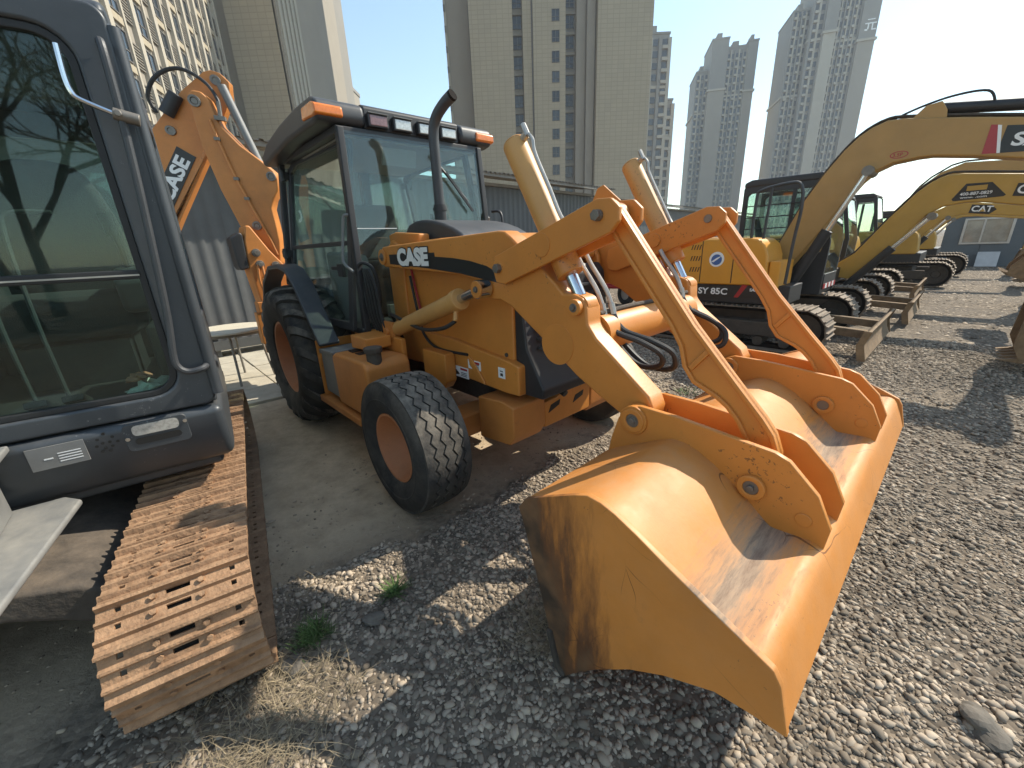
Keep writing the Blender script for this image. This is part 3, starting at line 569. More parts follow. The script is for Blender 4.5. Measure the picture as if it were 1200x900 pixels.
def rim_mesh(r, wd, dish):
    mb = MB(); h = wd/2
    mb.lathe([(-h*0.72, r), (-h*0.80, r*1.03), (-h*0.80, r*0.97), (-h*0.55, r*0.90), (-h*0.35, r*0.86), (-h*0.35+dish*0.2, r*0.80), (-h*0.35+dish, r*0.62), (-h*0.30+dish, r*0.45), (-h*0.42+dish, r*0.36), (-h*0.42+dish, 0.001)], n=48)
    mb.lathe([(h*0.72, r), (h*0.80, r*1.03), (h*0.80, r*0.97), (h*0.5, r*0.88), (h*0.45, 0.001)], n=48)
    return mb
def wheel(parent, c, r, wd, rear, tyre_me, side):
    rr = r*(0.50 if rear else 0.495); mb = rim_mesh(rr, wd, 0.13 if rear else 0.10)
    o = mb.build('wheel', 'rim', parent); o.location = c
    if side > 0: o.rotation_euler = (0, 0, PI)
    inst('tyre', tyre_me[0], o); inst('tread', tyre_me[1], o)
    hb = MB(); hy = -wd*0.5*0.42+(0.13 if rear else 0.10)
    hb.cyl((0, hy-0.03, 0), (0, hy+0.1, 0), rr*0.26)
    for k in range(8): 
        a = 2*PI*k/8; p = (rr*0.42*math.cos(a), hy, rr*0.42*math.sin(a)); hb.cyl((p[0], hy-0.01, p[2]), (p[0], hy+0.05, p[2]), 0.014, n=6)
    hb.build('hub', 'darksteel', o)
    return o

def pin_mb(mb, x, y, z, r, ln, n=20, hexr=None):
    mb.cyl((x, y-ln/2, z), (x, y+ln/2, z), r, n=n)
    return mb
def offset_poly(poly, d):
    n = len(poly); out = []
    ar = sum(poly[i][0]*poly[(i+1) % n][1]-poly[(i+1) % n][0]*poly[i][1] for i in range(n)); sg = 1 if ar > 0 else -1
    for i in range(n):
        p0 = Vector(poly[i-1]); p1 = Vector(poly[i]); p2 = Vector(poly[(i+1) % n])
        d1 = (p1-p0).normalized(); d2 = (p2-p1).normalized(); n1 = Vector((-d1.y, d1.x))*sg; n2 = Vector((-d2.y, d2.x))*sg
        b = (n1+n2); k = max(0.5, 1+n1.dot(n2)); out.append(tuple(p1+b*(d/k)))
    return out
def smooth_poly(poly, it=1):
    for _ in range(it):
        q = []
        for i in range(len(poly)):
            a = Vector(poly[i]); b = Vector(poly[(i+1) % len(poly)]); q += [tuple(a*0.75+b*0.25), tuple(a*0.25+b*0.75)]
        poly = q
    return poly

BH = thing('backhoe_loader', 'large orange backhoe loader with its front bucket dumped onto the gravel', 'backhoe loader', (BX, BY, 0), YAW)
ftm = front_tyre_mesh(0.435, 0.34); ftm = ftm[0].mesh('tyre', 'carcass'), ftm[1].mesh('tread', 'rubber'); rtm = rear_tyre_mesh(0.665, 0.50); rtm = rtm[0].mesh('tyre', 'carcass'), rtm[1].mesh('tread', 'rubber')
for s in (-1, 1):
    wheel(BH, (2.08, s*0.935, 0.435), 0.435, 0.34, False, ftm, s)
    wheel(BH, (0.0, s*0.87, 0.66), 0.665, 0.50, True, rtm, s)
# chassis
mb = MB(); mb.b2(-0.95, 2.30, -0.33, 0.33, 0.52, 0.92); mb.b2(0.3, 1.3, -0.42, 0.42, 0.40, 0.60); mb.build('chassis', 'darksteel', BH, 0.02)
mb = MB(); mb.b2(1.98, 2.18, -0.72, 0.72, 0.36, 0.52); mb.b2(1.95, 2.21, -0.2, 0.2, 0.40, 0.62)
for s in (-1, 1): mb.cyl((2.08, s*0.80, 0.43), (2.08, s*0.66, 0.43), 0.10)
mb.build('front_axle', 'orange2', BH, 0.015)
mb = MB(); mb.cyl((0, -0.7, 0.66), (0, 0.7, 0.66), 0.13); mb.cyl((0, -0.2, 0.66), (0, 0.2, 0.66), 0.24); mb.build('rear_axle', 'darksteel', BH)
mb = MB(); mb.cyl((1.55, -0.55, 0.47), (2.02, -0.62, 0.44), 0.028); mb.build('steering_rod', 'orange2', BH)
for s in (-1, 1):
    mb = MB(); mb.prism([(1.15, 1.00), (1.15, 0.74), (1.95, 0.735), (2.46, 0.715), (2.58, 0.72), (2.58, 0.905), (2.5, 0.925), (1.9, 0.99)], s*0.36, s*0.465); o = mb.build('side_rail', 'orange', BH, 0.012)
    mb = MB(); mb.prism([(2.10, 0.90), (2.15, 0.88), (2.26, 0.76), (2.27, 0.73), (2.22, 0.74), (2.12, 0.84)], s*0.465, s*0.478); mb.build('rib', 'orange', o, 0.006)
# front bumper and counterweight
mb = MB(); mb.prism([(2.24, 0.66), (2.24, 0.37), (2.54, 0.40), (2.58, 0.47), (2.58, 0.66), (2.48, 0.68)], -0.52, -0.24)
mb.prism([(2.24, 0.66), (2.24, 0.37), (2.54, 0.40), (2.58, 0.47), (2.58, 0.66), (2.48, 0.68)], 0.24, 0.52); mb.build('counterweight', 'orange2', BH, 0.012)
mb = MB(); mb.b2(2.25, 2.50, -0.24, 0.24, 0.40, 0.60); mb.build('bumper_core', 'orange2', BH, 0.01)
mb = MB(); fo = [(-0.24, 0.44), (0.24, 0.44), (0.24, 0.60), (0.16, 0.685), (-0.02, 0.66), (-0.12, 0.62), (-0.24, 0.615)]
mb.prism(fo, 2.503, 2.575, 'x'); o = mb.build('tow_plate', 'orange', BH, 0.01)
for cy in (-0.15, 0.10): mb = MB(); mb.prism([(cy-0.055, 0.535), (cy+0.05, 0.565), (cy+0.06, 0.60), (cy-0.03, 0.585)], 2.570, 2.5785, 'x'); mb.build('slot', 'inkblack', o)
# hood, nose, tower
for s in (-1, 1):
    mb = MB(); mb.prism([(1.20, 1.00), (1.20, 1.60), (2.30, 1.62), (2.46, 1.58), (2.51, 1.48), (2.505, 0.93), (2.49, 0.905), (2.44, 0.90)], s*0.385, s*0.425); o = mb.build('hood_side', 'orange', BH, 0.014, 3)
    mb = MB(); mb.cyl((2.44, s*0.42, 0.95), (2.44, s*0.432, 0.95), 0.013, n=10); mb.build('latch', 'darksteel', o)
    mb = MB(); mb.prism([(1.08, 0.72), (1.08, 1.60), (1.18, 1.66), (1.32, 1.60), (1.30, 1.05), (1.38, 0.72)], s*0.40, s*0.445); mb.build('loader_tower', 'orange', BH, 0.01)
mb = MB(); mb.prism([(1.20, 1.60), (1.22, 1.645), (2.28, 1.655), (2.44, 1.60), (2.50, 1.50), (2.46, 1.47), (2.28, 1.6)], -0.385, 0.385); mb.build('hood_top', 'orange', BH, 0.02)
mb = MB(); mb.prism(smooth_poly([(1.12, 1.62), (1.16, 1.76), (1.35, 1.80), (1.62, 1.77), (1.85, 1.70), (1.95, 1.62)]), -0.30, 0.34); mb.build('air_cowl', 'char', BH, 0.05, 4)
mb = MB(); mb.prism([(1.10, 1.62), (1.10, 1.70), (1.20, 1.715), (1.55, 1.69), (1.55, 1.62)], -0.42, -0.33); mb.build('tower_cap', 'orange', BH, 0.012)
mb = MB(); mb.prism([(2.50, 0.86), (2.50, 1.46), (2.55, 1.40), (2.60, 1.0), (2.73, 0.78), (2.72, 0.715), (2.55, 0.715)], -0.41, 0.41); o = mb.build('grille_nose', 'black', BH, 0.015)
mb = MB()
for k in range(7): mb.b2(2.565+0.006*k, 2.595+0.006*k, -0.32, 0.32, 1.32-k*0.055, 1.335-k*0.055)
mb.build('grille_bars', 'char', o)
mb = MB(); mb.cyl((2.665, -0.20, 0.72), (2.715, -0.20, 0.70), 0.022, n=12); mb.build('nose_bolt', 'hose', o)
# exhaust
mb = MB(); mb.tube([(1.40, -0.12, 1.84), (1.40, -0.12, 2.2), (1.405, -0.12, 2.38), (1.44, -0.11, 2.47), (1.52, -0.09, 2.535), (1.60, -0.07, 2.575)], 0.038, 16, 5); ep = mb.build('exhaust_pipe', 'char', BH); mb = MB(); mb.cyl((1.590, -0.0725, 2.570), (1.6052, -0.0687, 2.5776), 0.0385, n=16); mb.build('pipe_mouth', 'recessblack', ep)  # solid black disc, painted as the shaded hollow of the open pipe
mb = MB(); mb.cyl((1.40, -0.12, 1.70), (1.40, -0.12, 1.90), 0.047, n=20); mb.ring((1.40, -0.12, 1.86), (1.40, -0.12, 1.88), 0.053, 0.04); mb.build('exhaust_base', 'black', BH)
# ------------------------------------------------------------------ loader arms
ARM = [(1.20, 1.545), (1.205, 1.585), (1.25, 1.612), (1.35, 1.617), (2.56, 1.655), (2.61, 1.65), (2.66, 1.62), (2.76, 1.545), (2.86, 1.475), (2.95, 1.405), (3.00, 1.36), (3.06, 1.36), (3.11, 1.345), (3.135, 1.30), (3.14, 1.235), (3.19, 1.175),
       (3.46, 0.965), (3.485, 0.91), (3.475, 0.85), (3.43, 0.815), (3.375, 0.83), (3.20, 0.915), (3.08, 0.98), (2.90, 1.105), (2.64, 1.275), (2.56, 1.302), (2.50, 1.30), (2.44, 1.305), (2.415, 1.35), (2.40, 1.40), (2.20, 1.43), (1.84, 1.444), (1.25, 1.468), (1.21, 1.49)]
BC = [(2.575, 1.40), (2.64, 1.392), (3.27, 1.61), (3.305, 1.65), (3.305, 1.70), (3.265, 1.735), (3.20, 1.738), (2.57, 1.53), (2.555, 1.46)]
LNK = [(3.17, 1.72), (3.212, 1.738), (3.256, 1.705), (3.43, 1.484), (3.60, 1.270), (3.768, 1.085), (3.87, 0.976), (3.91, 0.925), (3.936, 0.86), (3.946, 0.78), (3.930, 0.722), (3.892, 0.705), (3.857, 0.725), (3.848, 0.80), (3.822, 0.880), (3.785, 0.942), (3.745, 0.984), (3.705, 1.012), (3.615, 1.052), (3.572, 1.11), (3.552, 1.185), (3.505, 1.260), (3.208, 1.632), (3.172, 1.67)]
for s in (-1, 1):
    yo = s*0.56; yi = s*0.45
    mb = MB(); mb.prism(ARM, yi, yo); arm = mb.build('loader_arm', 'orange', BH, 0.012, 2)
    mb = MB()                                                     # welded doubler discs where the cross tube meets the arm
    mb.cyl((2.965, yo-s*0.004, 1.115), (2.965, yo+s*0.0035, 1.115), 0.10, n=40); mb.build('weld_disc', 'orange', arm, 0.0015)
    for (x, z, r_, l_) in ((1.245, 1.54, 0.036, 0.024), (2.604, 1.471, 0.020, 0.07), (3.082, 1.304, 0.024, 0.05), (3.43, 0.873, 0.04, 0.12), (2.46, 1.362, 0.03, 0.16)):
        MB().ring((x, yo+s*0.001, z), (x, yo+s*(l_*0.55), z), r_*1.55, r_*0.6, 20).build('pin_boss', 'orange', arm, 0.003)
    for (x, z, r_, l_) in ((1.245, 1.54, 0.036, 0.03), (2.604, 1.471, 0.020, 0.09), (3.082, 1.304, 0.024, 0.06), (3.43, 0.873, 0.04, 0.12), (2.46, 1.362, 0.03, 0.17)):
        mb = MB(); mb.cyl((x, yo-s*0.01, z), (x, yo+s*(l_*0.5), z), r_*0.85, n=14); mb.cyl((x, yo+s*l_*0.5, z), (x, yo+s*(l_*0.5+0.012), z), r_*0.5, n=6); mb.build('pivot_pin', 'steel', arm, 0.002)
    mb = MB()
    for y_ in (s*0.585, s*0.425): mb.prism(BC, y_-0.012, y_+0.012)
    mb.b2(2.60, 2.66, -0.03+s*0.505, 0.03+s*0.505, 1.50, 1.52)
    bc = mb.build('bellcrank', 'orange', BH, 0.006)
    mb = MB(); mb.cyl((2.905, s*0.590, 1.575), (2.905, s*0.6015, 1.575), 0.052, n=28); mb.cyl((2.905, s*0.40, 1.575), (2.905, s*0.58, 1.575), 0.04, n=20); mb.build('trunnion', 'orange', bc, 0.002)
    mb = MB(); mb.cyl((3.214, s*0.405, 1.676), (3.214, s*0.612, 1.676), 0.022, n=14); mb.cyl((3.214, s*0.612, 1.676), (3.214, s*0.628, 1.676), 0.022, n=6); mb.build('bolt', 'steel', bc, 0.002)
    mb = MB(); mb.cyl((2.604, s*0.59, 1.471), (2.604, s*0.625, 1.471), 0.024, n=6); mb.build('bolt', 'steel', bc, 0.002)
    # self levelling brace at the inner plate
    if s < 0: mb = MB(); mb.prism([(3.02, 1.70), (3.07, 1.80), (3.10, 1.81), (3.20, 1.73), (3.20, 1.68), (3.08, 1.66)], s*0.412, s*0.40); mb.build('brace_plate', 'orange', bc, 0.003)
    # dump cylinder
    ax = Vector((3.082, 0, 1.304))-Vector((2.655, 0, 2.035)); ax.normalize(); yv = s*0.505
    P = lambda t: (2.655+ax.x*t, yv, 2.035+ax.z*t)
    mb = MB(); mb.cyl(P(0), P(0.60), 0.059, n=28); mb.cyl(P(-0.012), P(0), 0.048, 0.059, n=28); dc = mb.build('dump_cylinder', 'sand', BH, 0.006)
    mb = MB(); mb.cyl(P(0.58), P(0.69), 0.064, n=28); mb.build('gland', 'orange', dc, 0.008)
    mb = MB(); mb.cyl(P(0.66), P(0.80), 0.030, n=20); mb.build('piston_rod', 'chrome', dc); mb = MB(); mb.cyl((3.082, yv-0.04, 1.304), (3.082, yv+0.04, 1.304), 0.052, n=24); mb.build('rod_eye', 'orange', dc, 0.004)
    nx = Vector((-ax.z, 0, ax.x))*-1
    nx = Vector((abs(ax.z), 0, abs(ax.x)*0.0+0.5)).normalized()
    Q = lambda t, o, yy=0: tuple(Vector(P(t))+nx*o+Vector((0, yy, 0)))
    mb = MB(); mb.tube([Q(0.03, 0.05), Q(0.02, 0.085), Q(0.06, 0.10), Q(0.12, 0.083), Q(0.30, 0.080), Q(0.46, 0.080), Q(0.52, 0.11, -s*0.05), Q(0.60, 0.14, -s*0.06)], 0.009, 8)
    mb.cyl(Q(0.02, 0.03), Q(0.02, 0.085), 0.018, n=8); mb.cyl(Q(-0.03, 0.085), Q(0.03, 0.085), 0.014, n=8); mb.build('oil_line', 'zinc', dc)
    # steel lines and rubber hoses drooping inside the arm
    y2 = s*0.40
    st = []
    for k, dy in enumerate((0.0, -s*0.045)):
        a = [(2.955+k*0.02, y2+dy, 1.52), (2.985+k*0.02, y2+dy, 1.475), (3.03+k*0.02, y2+dy, 1.42), (3.075+k*0.02, y2+dy, 1.36), (3.105+k*0.02, y2+dy, 1.30)]
        mb = MB(); mb.tube(a, 0.011, 8); mb.cyl(a[-1], (a[-1][0]+0.015, a[-1][1], a[-1][2]-0.05), 0.016, n=8); mb.build('steel_line', 'zinc', arm)
        mb = MB(); e = (a[-1][0]+0.015, a[-1][1], a[-1][2]-0.05)
        mb.tube([e, (e[0]+0.06, e[1], e[2]-0.07), (3.30+k*0.03, y2+dy-s*0.03, 1.14), (3.385+k*0.035, y2+dy-s*0.06, 1.09), (3.375+k*0.04, y2+dy-s*0.08, 1.03-k*0.015), (3.27+k*0.02, y2+dy-s*0.09, 1.01-k*0.01), (3.16+k*0.01, y2+dy-s*0.08, 1.08), (3.08, y2+dy-s*0.06, 1.20), (2.99, y2+dy-s*0.04, 1.24)], 0.0135, 8); mb.build('hose', 'hose', arm)
    # link: I section, thin web with flanges round its outline
    mb = MB(); mb.prism(LNK, s*0.505-0.011, s*0.505+0.011); mb.cyl((3.214, s*0.505-0.05, 1.676), (3.214, s*0.505+0.05, 1.676), 0.05, n=24); mb.cyl((3.892, s*0.505-0.07, 0.76), (3.892, s*0.505+0.07, 0.76), 0.052, n=24); lk = mb.build('bucket_link', 'orange', BH, 0.003)
    mb = MB(); frame_mb(mb, LNK, offset_poly(LNK, 0.016), s*0.505-0.026, s*0.505+0.026, 'y'); mb.build('flange', 'orange', lk, 0.003)
    mb = MB(); mb.box((3.630, s*0.505, 1.145), (0.022, 0.046, 0.10), Matrix.Rotation(R(38), 3, 'Y')); mb.build('stiffener', 'orange', lk, 0.003)
    # lift cylinder
    yl = s*0.605
    a = Vector((1.36, yl, 1.005)); b = Vector((2.46, yl, 1.362)); d = (b-a).normalized()
    mb = MB(); mb.cyl(a, a+d*0.90, 0.055, n=24); mb.cyl(a-d*0.03, a, 0.04, 0.055, n=24); lc = mb.build('lift_cylinder', 'sand', BH, 0.004)
    mb = MB(); mb.cyl(a+d*0.88, a+d*0.945, 0.064, n=24); mb.cyl(a+d*0.90+Vector((0, s*0.01, -0.05)), a+d*0.91+Vector((0, s*0.03, -0.12)), 0.016, n=8); mb.build('gland', 'sand', lc, 0.006)
    mb = MB(); mb.cyl(a+d*0.93, b, 0.028, n=18); mb.cyl(b+Vector((0, -0.035, 0)), b+Vector((0, 0.035, 0)), 0.05, n=20); mb.build('piston_rod', 'chrome', lc)
    mb = MB(); mb.cyl((1.36, s*0.45, 1.005), (1.36, s*0.68, 1.005), 0.03, n=14); mb.b2(1.28, 1.44, s*0.56-0.10, s*0.56-0.08, 0.93, 1.08); mb.build('cylinder_pin', 'orange2', lc)
    c0 = a+d*0.91+Vector((0, s*0.03, -0.12))
    mb = MB(); mb.tube([c0, c0+Vector((-0.10, s*0.03, -0.05)), c0+Vector((-0.35, s*0.02, -0.085)), c0+Vector((-0.62, 0, -0.065)), c0+Vector((-0.82, 0, -0.03)), c0+Vector((-0.90, -s*0.05, -0.07)), c0+Vector((-0.92, -s*0.12, -0.25))], 0.0125, 8); mb.build('hose', 'hose', lc)
# cross tube
mb = MB(); mb.cyl((3.10, -0.45, 1.165), (3.10, 0.45, 1.165), 0.095, n=32); mb.build('cross_tube', 'orange', BH)
mb = MB(); mb.tube([(3.12, -0.44, 1.262), (3.12, -0.2, 1.268), (3.12, 0.1, 1.265), (3.13, 0.42, 1.275)], 0.012, 8); mb.build('cross_tube_line', 'darksteel', BH)
# ------------------------------------------------------------------ front bucket
def bucket_material(wear=True):
    M = mat('bucket_paint', (0.58, 0.220, 0.040), 0.50, chips=0.7, var=0.14, vs=2.0, dust=0.36, dcol=(0.52, 0.34, 0.19), scuff=0.4, scol=(0.33, 0.13, 0.035), ss=6, bump=0.03, bs=70)
    t = M.node_tree; L = t.links.new; P = t.nodes['Principled BSDF']; src = P.inputs['Base Color'].links[0].from_socket
    tc = _n(t, 'ShaderNodeTexCoord'); sp = _n(t, 'ShaderNodeSeparateXYZ'); L(tc.outputs['Object'], sp.inputs[0])
    nz = _n(t, 'ShaderNodeTexNoise'); nz.inputs['Scale'].default_value = 5; nz.inputs['Detail'].default_value = 9; nz.inputs['Roughness'].default_value = 0.7
    mp = _n(t, 'ShaderNodeMapping'); mp.inputs[3].default_value = (2.2, 1.0, 0.45); L(tc.outputs['Object'], mp.inputs[0]); L(mp.outputs[0], nz.inputs['Vector'])
    # wear: rust, bare metal and caked dirt along the digging edge side of the plates
    a = _n(t, 'ShaderNodeMath', operation='MULTIPLY_ADD'); a.inputs[1].default_value = 0.31; L(sp.outputs[2], a.inputs[0]); L(sp.outputs[0], a.inputs[2])      # distance from the cutting-edge side
    b = _n(t, 'ShaderNodeMath', operation='MULTIPLY_ADD'); b.inputs[1].default_value = 0.75; L(nz.outputs['Fac'], b.inputs[0]); L(a.outputs[0], b.inputs[2])
    r = _n(t, 'ShaderNodeMapRange'); r.inputs[1].default_value = 4.22; r.inputs[2].default_value = 4.02; L(b.outputs[0], r.inputs[0])
    m1 = _n(t, 'ShaderNodeMix', data_type='RGBA'); L(r.outputs[0], m1.inputs[0]); L(src, m1.inputs[6]); m1.inputs[7].default_value = (0.17, 0.065, 0.022, 1)
    r2 = _n(t, 'ShaderNodeMapRange'); r2.inputs[1].default_value = 4.07; r2.inputs[2].default_value = 3.92; L(b.outputs[0], r2.inputs[0])
    n2 = _n(t, 'ShaderNodeTexNoise'); n2.inputs['Scale'].default_value = 9; n2.inputs['Detail'].default_value = 8; L(tc.outputs['Object'], n2.inputs['Vector'])
    cr = _n(t, 'ShaderNodeValToRGB'); cr.color_ramp.elements[0].position = 0.35; cr.color_ramp.elements[0].color = (0.045, 0.030, 0.020, 1); cr.color_ramp.elements[1].position = 0.7; cr.color_ramp.elements[1].color = (0.20, 0.105, 0.05, 1)
    L(n2.outputs['Fac'], cr.inputs[0])
    m2 = _n(t, 'ShaderNodeMix', data_type='RGBA'); L(r2.outputs[0], m2.inputs[0]); L(m1.outputs[2], m2.inputs[6]); L(cr.outputs[0], m2.inputs[7])
    # grey dust settled in the folded valley behind the lip
    v = _n(t, 'ShaderNodeMath', operation='SUBTRACT'); L(sp.outputs[0], v.inputs[0]); v.inputs[1].default_value = 3.985
    ab = _n(t, 'ShaderNodeMath', operation='ABSOLUTE'); L(v.outputs[0], ab.inputs[0])
    ms = _n(t, 'ShaderNodeMapping'); ms.inputs[3].default_value = (9, 1.1, 9); L(tc.outputs['Object'], ms.inputs[0]); n6 = _n(t, 'ShaderNodeTexNoise'); n6.inputs['Scale'].default_value = 3; n6.inputs['Detail'].default_value = 10; n6.inputs['Roughness'].default_value = 0.75; L(ms.outputs[0], n6.inputs['Vector'])
    c = _n(t, 'ShaderNodeMath', operation='MULTIPLY_ADD'); c.inputs[1].default_value = 0.30; L(n6.outputs['Fac'], c.inputs[0]); L(ab.outputs[0], c.inputs[2])
    r3 = _n(t, 'ShaderNodeMapRange'); r3.inputs[1].default_value = 0.255; r3.inputs[2].default_value = 0.165; r3.inputs[4].default_value = 0.85; L(c.outputs[0], r3.inputs[0])
    g = _n(t, 'ShaderNodeNewGeometry'); sn = _n(t, 'ShaderNodeSeparateXYZ'); L(g.outputs['Normal'], sn.inputs[0])
    gt = _n(t, 'ShaderNodeMath', operation='GREATER_THAN'); gt.inputs[1].default_value = 0.5; L(sn.outputs[2], gt.inputs[0])
    mu = _n(t, 'ShaderNodeMath', operation='MULTIPLY'); L(gt.outputs[0], mu.inputs[0]); L(r3.outputs[0], mu.inputs[1])
    m3 = _n(t, 'ShaderNodeMix', data_type='RGBA'); L(mu.outputs[0], m3.inputs[0]); L(m2.outputs[2] if wear else src, m3.inputs[6]); cd = _n(t, 'ShaderNodeValToRGB'); cd.color_ramp.elements[0].position = 0.36; cd.color_ramp.elements[0].color = (0.16, 0.135, 0.11, 1); cd.color_ramp.elements[1].position = 0.62; cd.color_ramp.elements[1].color = (0.42, 0.34, 0.25, 1); L(n6.outputs['Fac'], cd.inputs[0]); L(cd.outputs[0], m3.inputs[7])
    ro = P.inputs['Roughness'].links[0].from_socket; rx = _n(t, 'ShaderNodeMath', operation='MULTIPLY_ADD'); L(mu.outputs[0], rx.inputs[0]); rx.inputs[1].default_value = 0.5; L(ro, rx.inputs[2]); rx.use_clamp = True; L(rx.outputs[0], P.inputs['Roughness'])
    # thin dark scratches
    wv = _n(t, 'ShaderNodeTexVoronoi', feature='DISTANCE_TO_EDGE'); wv.inputs['Scale'].default_value = 3.1
    wp = _n(t, 'ShaderNodeTexNoise'); wp.inputs['Scale'].default_value = 1.7; L(tc.outputs['Object'], wp.inputs['Vector'])
    ad = _n(t, 'ShaderNodeMix', data_type='RGBA'); ad.blend_type = 'ADD'; ad.inputs[0].default_value = 0.8; L(tc.outputs['Object'], ad.inputs[6]); L(wp.outputs['Color'], ad.inputs[7]); L(ad.outputs[2], wv.inputs['Vector'])
    lt = _n(t, 'ShaderNodeMath', operation='LESS_THAN'); lt.inputs[1].default_value = 0.0042; L(wv.outputs['Distance'], lt.inputs[0])
    n5 = _n(t, 'ShaderNodeTexNoise'); n5.inputs['Scale'].default_value = 2.6; n5.inputs['Detail'].default_value = 3; L(tc.outputs['Object'], n5.inputs['Vector'])
    g5 = _n(t, 'ShaderNodeMapRange'); g5.inputs[1].default_value = 0.52; g5.inputs[2].default_value = 0.60; g5.inputs[4].default_value = 0.75; L(n5.outputs['Fac'], g5.inputs[0])
    m5 = _n(t, 'ShaderNodeMath', operation='MULTIPLY'); L(lt.outputs[0], m5.inputs[0]); L(g5.outputs[0], m5.inputs[1])
    m4 = _n(t, 'ShaderNodeMix', data_type='RGBA'); L(m5.outputs[0], m4.inputs[0]); L(m3.outputs[2], m4.inputs[6]); m4.inputs[7].default_value = (0.12, 0.045, 0.015, 1)
    L(m4.outputs[2], P.inputs['Base Color'])
    return M
MT['bucket'] = bucket_material(False); MT['bucketside'] = bucket_material(True)
BK = [(3.505, 0.004), (3.475, 0.06), (3.40, 0.34), (3.335, 0.56), (3.300, 0.655), (3.315, 0.695), (3.37, 0.728), (3.46, 0.775), (3.55, 0.822), (3.60, 0.843), (3.65, 0.842), (3.70, 0.826), (3.76, 0.795), (3.83, 0.746), (3.89, 0.698), (3.952, 0.644), (3.966, 0.635), (3.980, 0.634), (4.078, 0.641), (4.095, 0.638), (4.112, 0.630), (4.125, 0.614), (4.134, 0.594), (4.150, 0.555), (4.178, 0.472)]
mb = MB(); mb.sheet(BK, 0.016, -1.135, 1.135); bk = mb.build('front_bucket', 'bucket', BH, 0.0015, 1)
SP = [(3.292, 0.66), (3.33, 0.712), (3.46, 0.782), (3.55, 0.829), (3.60, 0.851), (3.65, 0.849), (3.70, 0.834), (3.77, 0.803), (3.86, 0.758), (4.13, 0.634), (4.150, 0.60), (4.182, 0.468), (4.10, 0.462), (4.02, 0.450), (3.886, 0.375), (3.779, 0.295), (3.652, 0.170), (3.555, 0.055), (3.515, 0.0), (3.468, 0.05), (3.395, 0.33), (3.328, 0.555)]
for s in (-1, 1):
    mb = MB(); mb.prism(SP, s*1.135, s*1.157); mb.build('side_plate', 'bucketside', bk, 0.004)
mb = MB(); mb.sheet([(3.525, -0.012), (3.495, 0.02), (3.455, 0.17)], 0.024, -1.17, 1.17); o = mb.build('cutting_edge', 'darksteel', bk, 0.003); o.location = (-0.024, 0, 0.012)
BR = [(3.305, 0.655), (3.325, 0.76), (3.355, 0.86), (3.40, 0.92), (3.45, 0.938), (3.60, 0.935), (3.94, 0.905), (3.985, 0.888), (4.075, 0.80), (4.122, 0.70), (4.115, 0.622), (3.965, 0.620), (3.89, 0.682), (3.80, 0.752), (3.70, 0.810), (3.60, 0.823), (3.46, 0.755), (3.34, 0.69)]
for s in (-1, 1):
    for y_ in (s*0.602, s*0.408):
        mb = MB(); mb.prism(BR, y_-0.012, y_+0.012); br = mb.build('hinge_plate', 'orange', bk, 0.004)
        sg = s if abs(y_) > 0.5 else -s
        for (x, z, r_) in ((3.43, 0.873, 0.052), (3.892, 0.760, 0.045)): MB().ring((x, y_+sg*0.011, z), (x, y_+sg*0.03, z), r_, r_*0.55, 24).build('collar', 'orange', br, 0.004)
        mb = MB(); mb.cyl((4.05, y_+sg*0.011, 0.705), (4.05, y_+sg*0.017, 0.705), 0.024, n=16)
        mb.build('weld_button', 'orange', br, 0.003)
    for (x, z, r_) in ((3.43, 0.873, 0.03), (3.892, 0.760, 0.026)):
        mb = MB(); mb.cyl((x, s*0.385, z), (x, s*0.628, z), r_, n=18); mb.cyl((x, s*0.628, z), (x, s*0.64, z), r_*0.5, n=6); mb.build('hinge_pin', 'steel', bk, 0.003)
# ------------------------------------------------------------------ lettering and decals on the loader
for s in (-1, 1):
    yd = s*0.5625
    mb = MB(); mb.prism([(1.345, 1.49), (1.345, 1.556), (1.95, 1.560), (1.952, 1.535), (2.15, 1.525), (2.311, 1.508), (2.461, 1.480), (2.583, 1.432), (2.634, 1.396), (2.60, 1.388), (2.219, 1.436), (1.826, 1.466)], s*0.5595, yd); st = mb.build('arm_stripe', 'inkblack', BH)
    xd = (1, 0, 0) if s < 0 else (-1, 0, 0); x0 = 1.475 if s < 0 else 1.955
    zl = (0, 0, 1)
    text_obj('lettering_outline', 'CASE', 'inkblack', st, (x0, s*0.5635, 1.487), xd, zl, 0.145, 0.0155, 0.0012, 1.18)
    text_obj('lettering', 'CASE', 'white', st, (x0, s*0.5655, 1.487), xd, zl, 0.145, 0.0085, 0.0014, 1.18)
for (x0, x1, z0, z1, red) in ((1.908, 2.085, 0.726, 0.803, 1), (2.09, 2.225, 0.812, 0.874, 1), (2.40, 2.462, 0.808, 0.876, 0)):
    mb = MB(); mb.b2(x0, x1, -0.4675, -0.4655, z0, z1); d = mb.build('warning_decal', 'white', BH)
    if red:
        mb = MB(); mb.b2(x0+(x1-x0)*0.5, x1-0.012, -0.4690, -0.4676, z1-0.022, z1-0.008); mb.build('decal_bar', 'red', d)
        mb = MB(); mb.prism([(x0+0.015, z0+0.03), (x0+0.035, z0+0.05), (x0+0.06, z0+0.035), (x0+0.075, z0+0.02), (x0+0.03, z0+0.012)], -0.469, -0.4676); 
        for k in range(3): mb.b2(x0+(x1-x0)*0.52, x1-0.02, -0.469, -0.4676, z0+0.012+k*0.011, z0+0.016+k*0.011)
        mb.build('decal_print', 'black', d)
    else:
        mb = MB(); mb.b2(x0+0.02, x0+0.042, -0.469, -0.4676, z0+0.014, z0+0.032); mb.b2(x0+0.018, x0+0.044, -0.469, -0.4676, z0+0.042, z0+0.048); mb.build('decal_print', 'black', d)
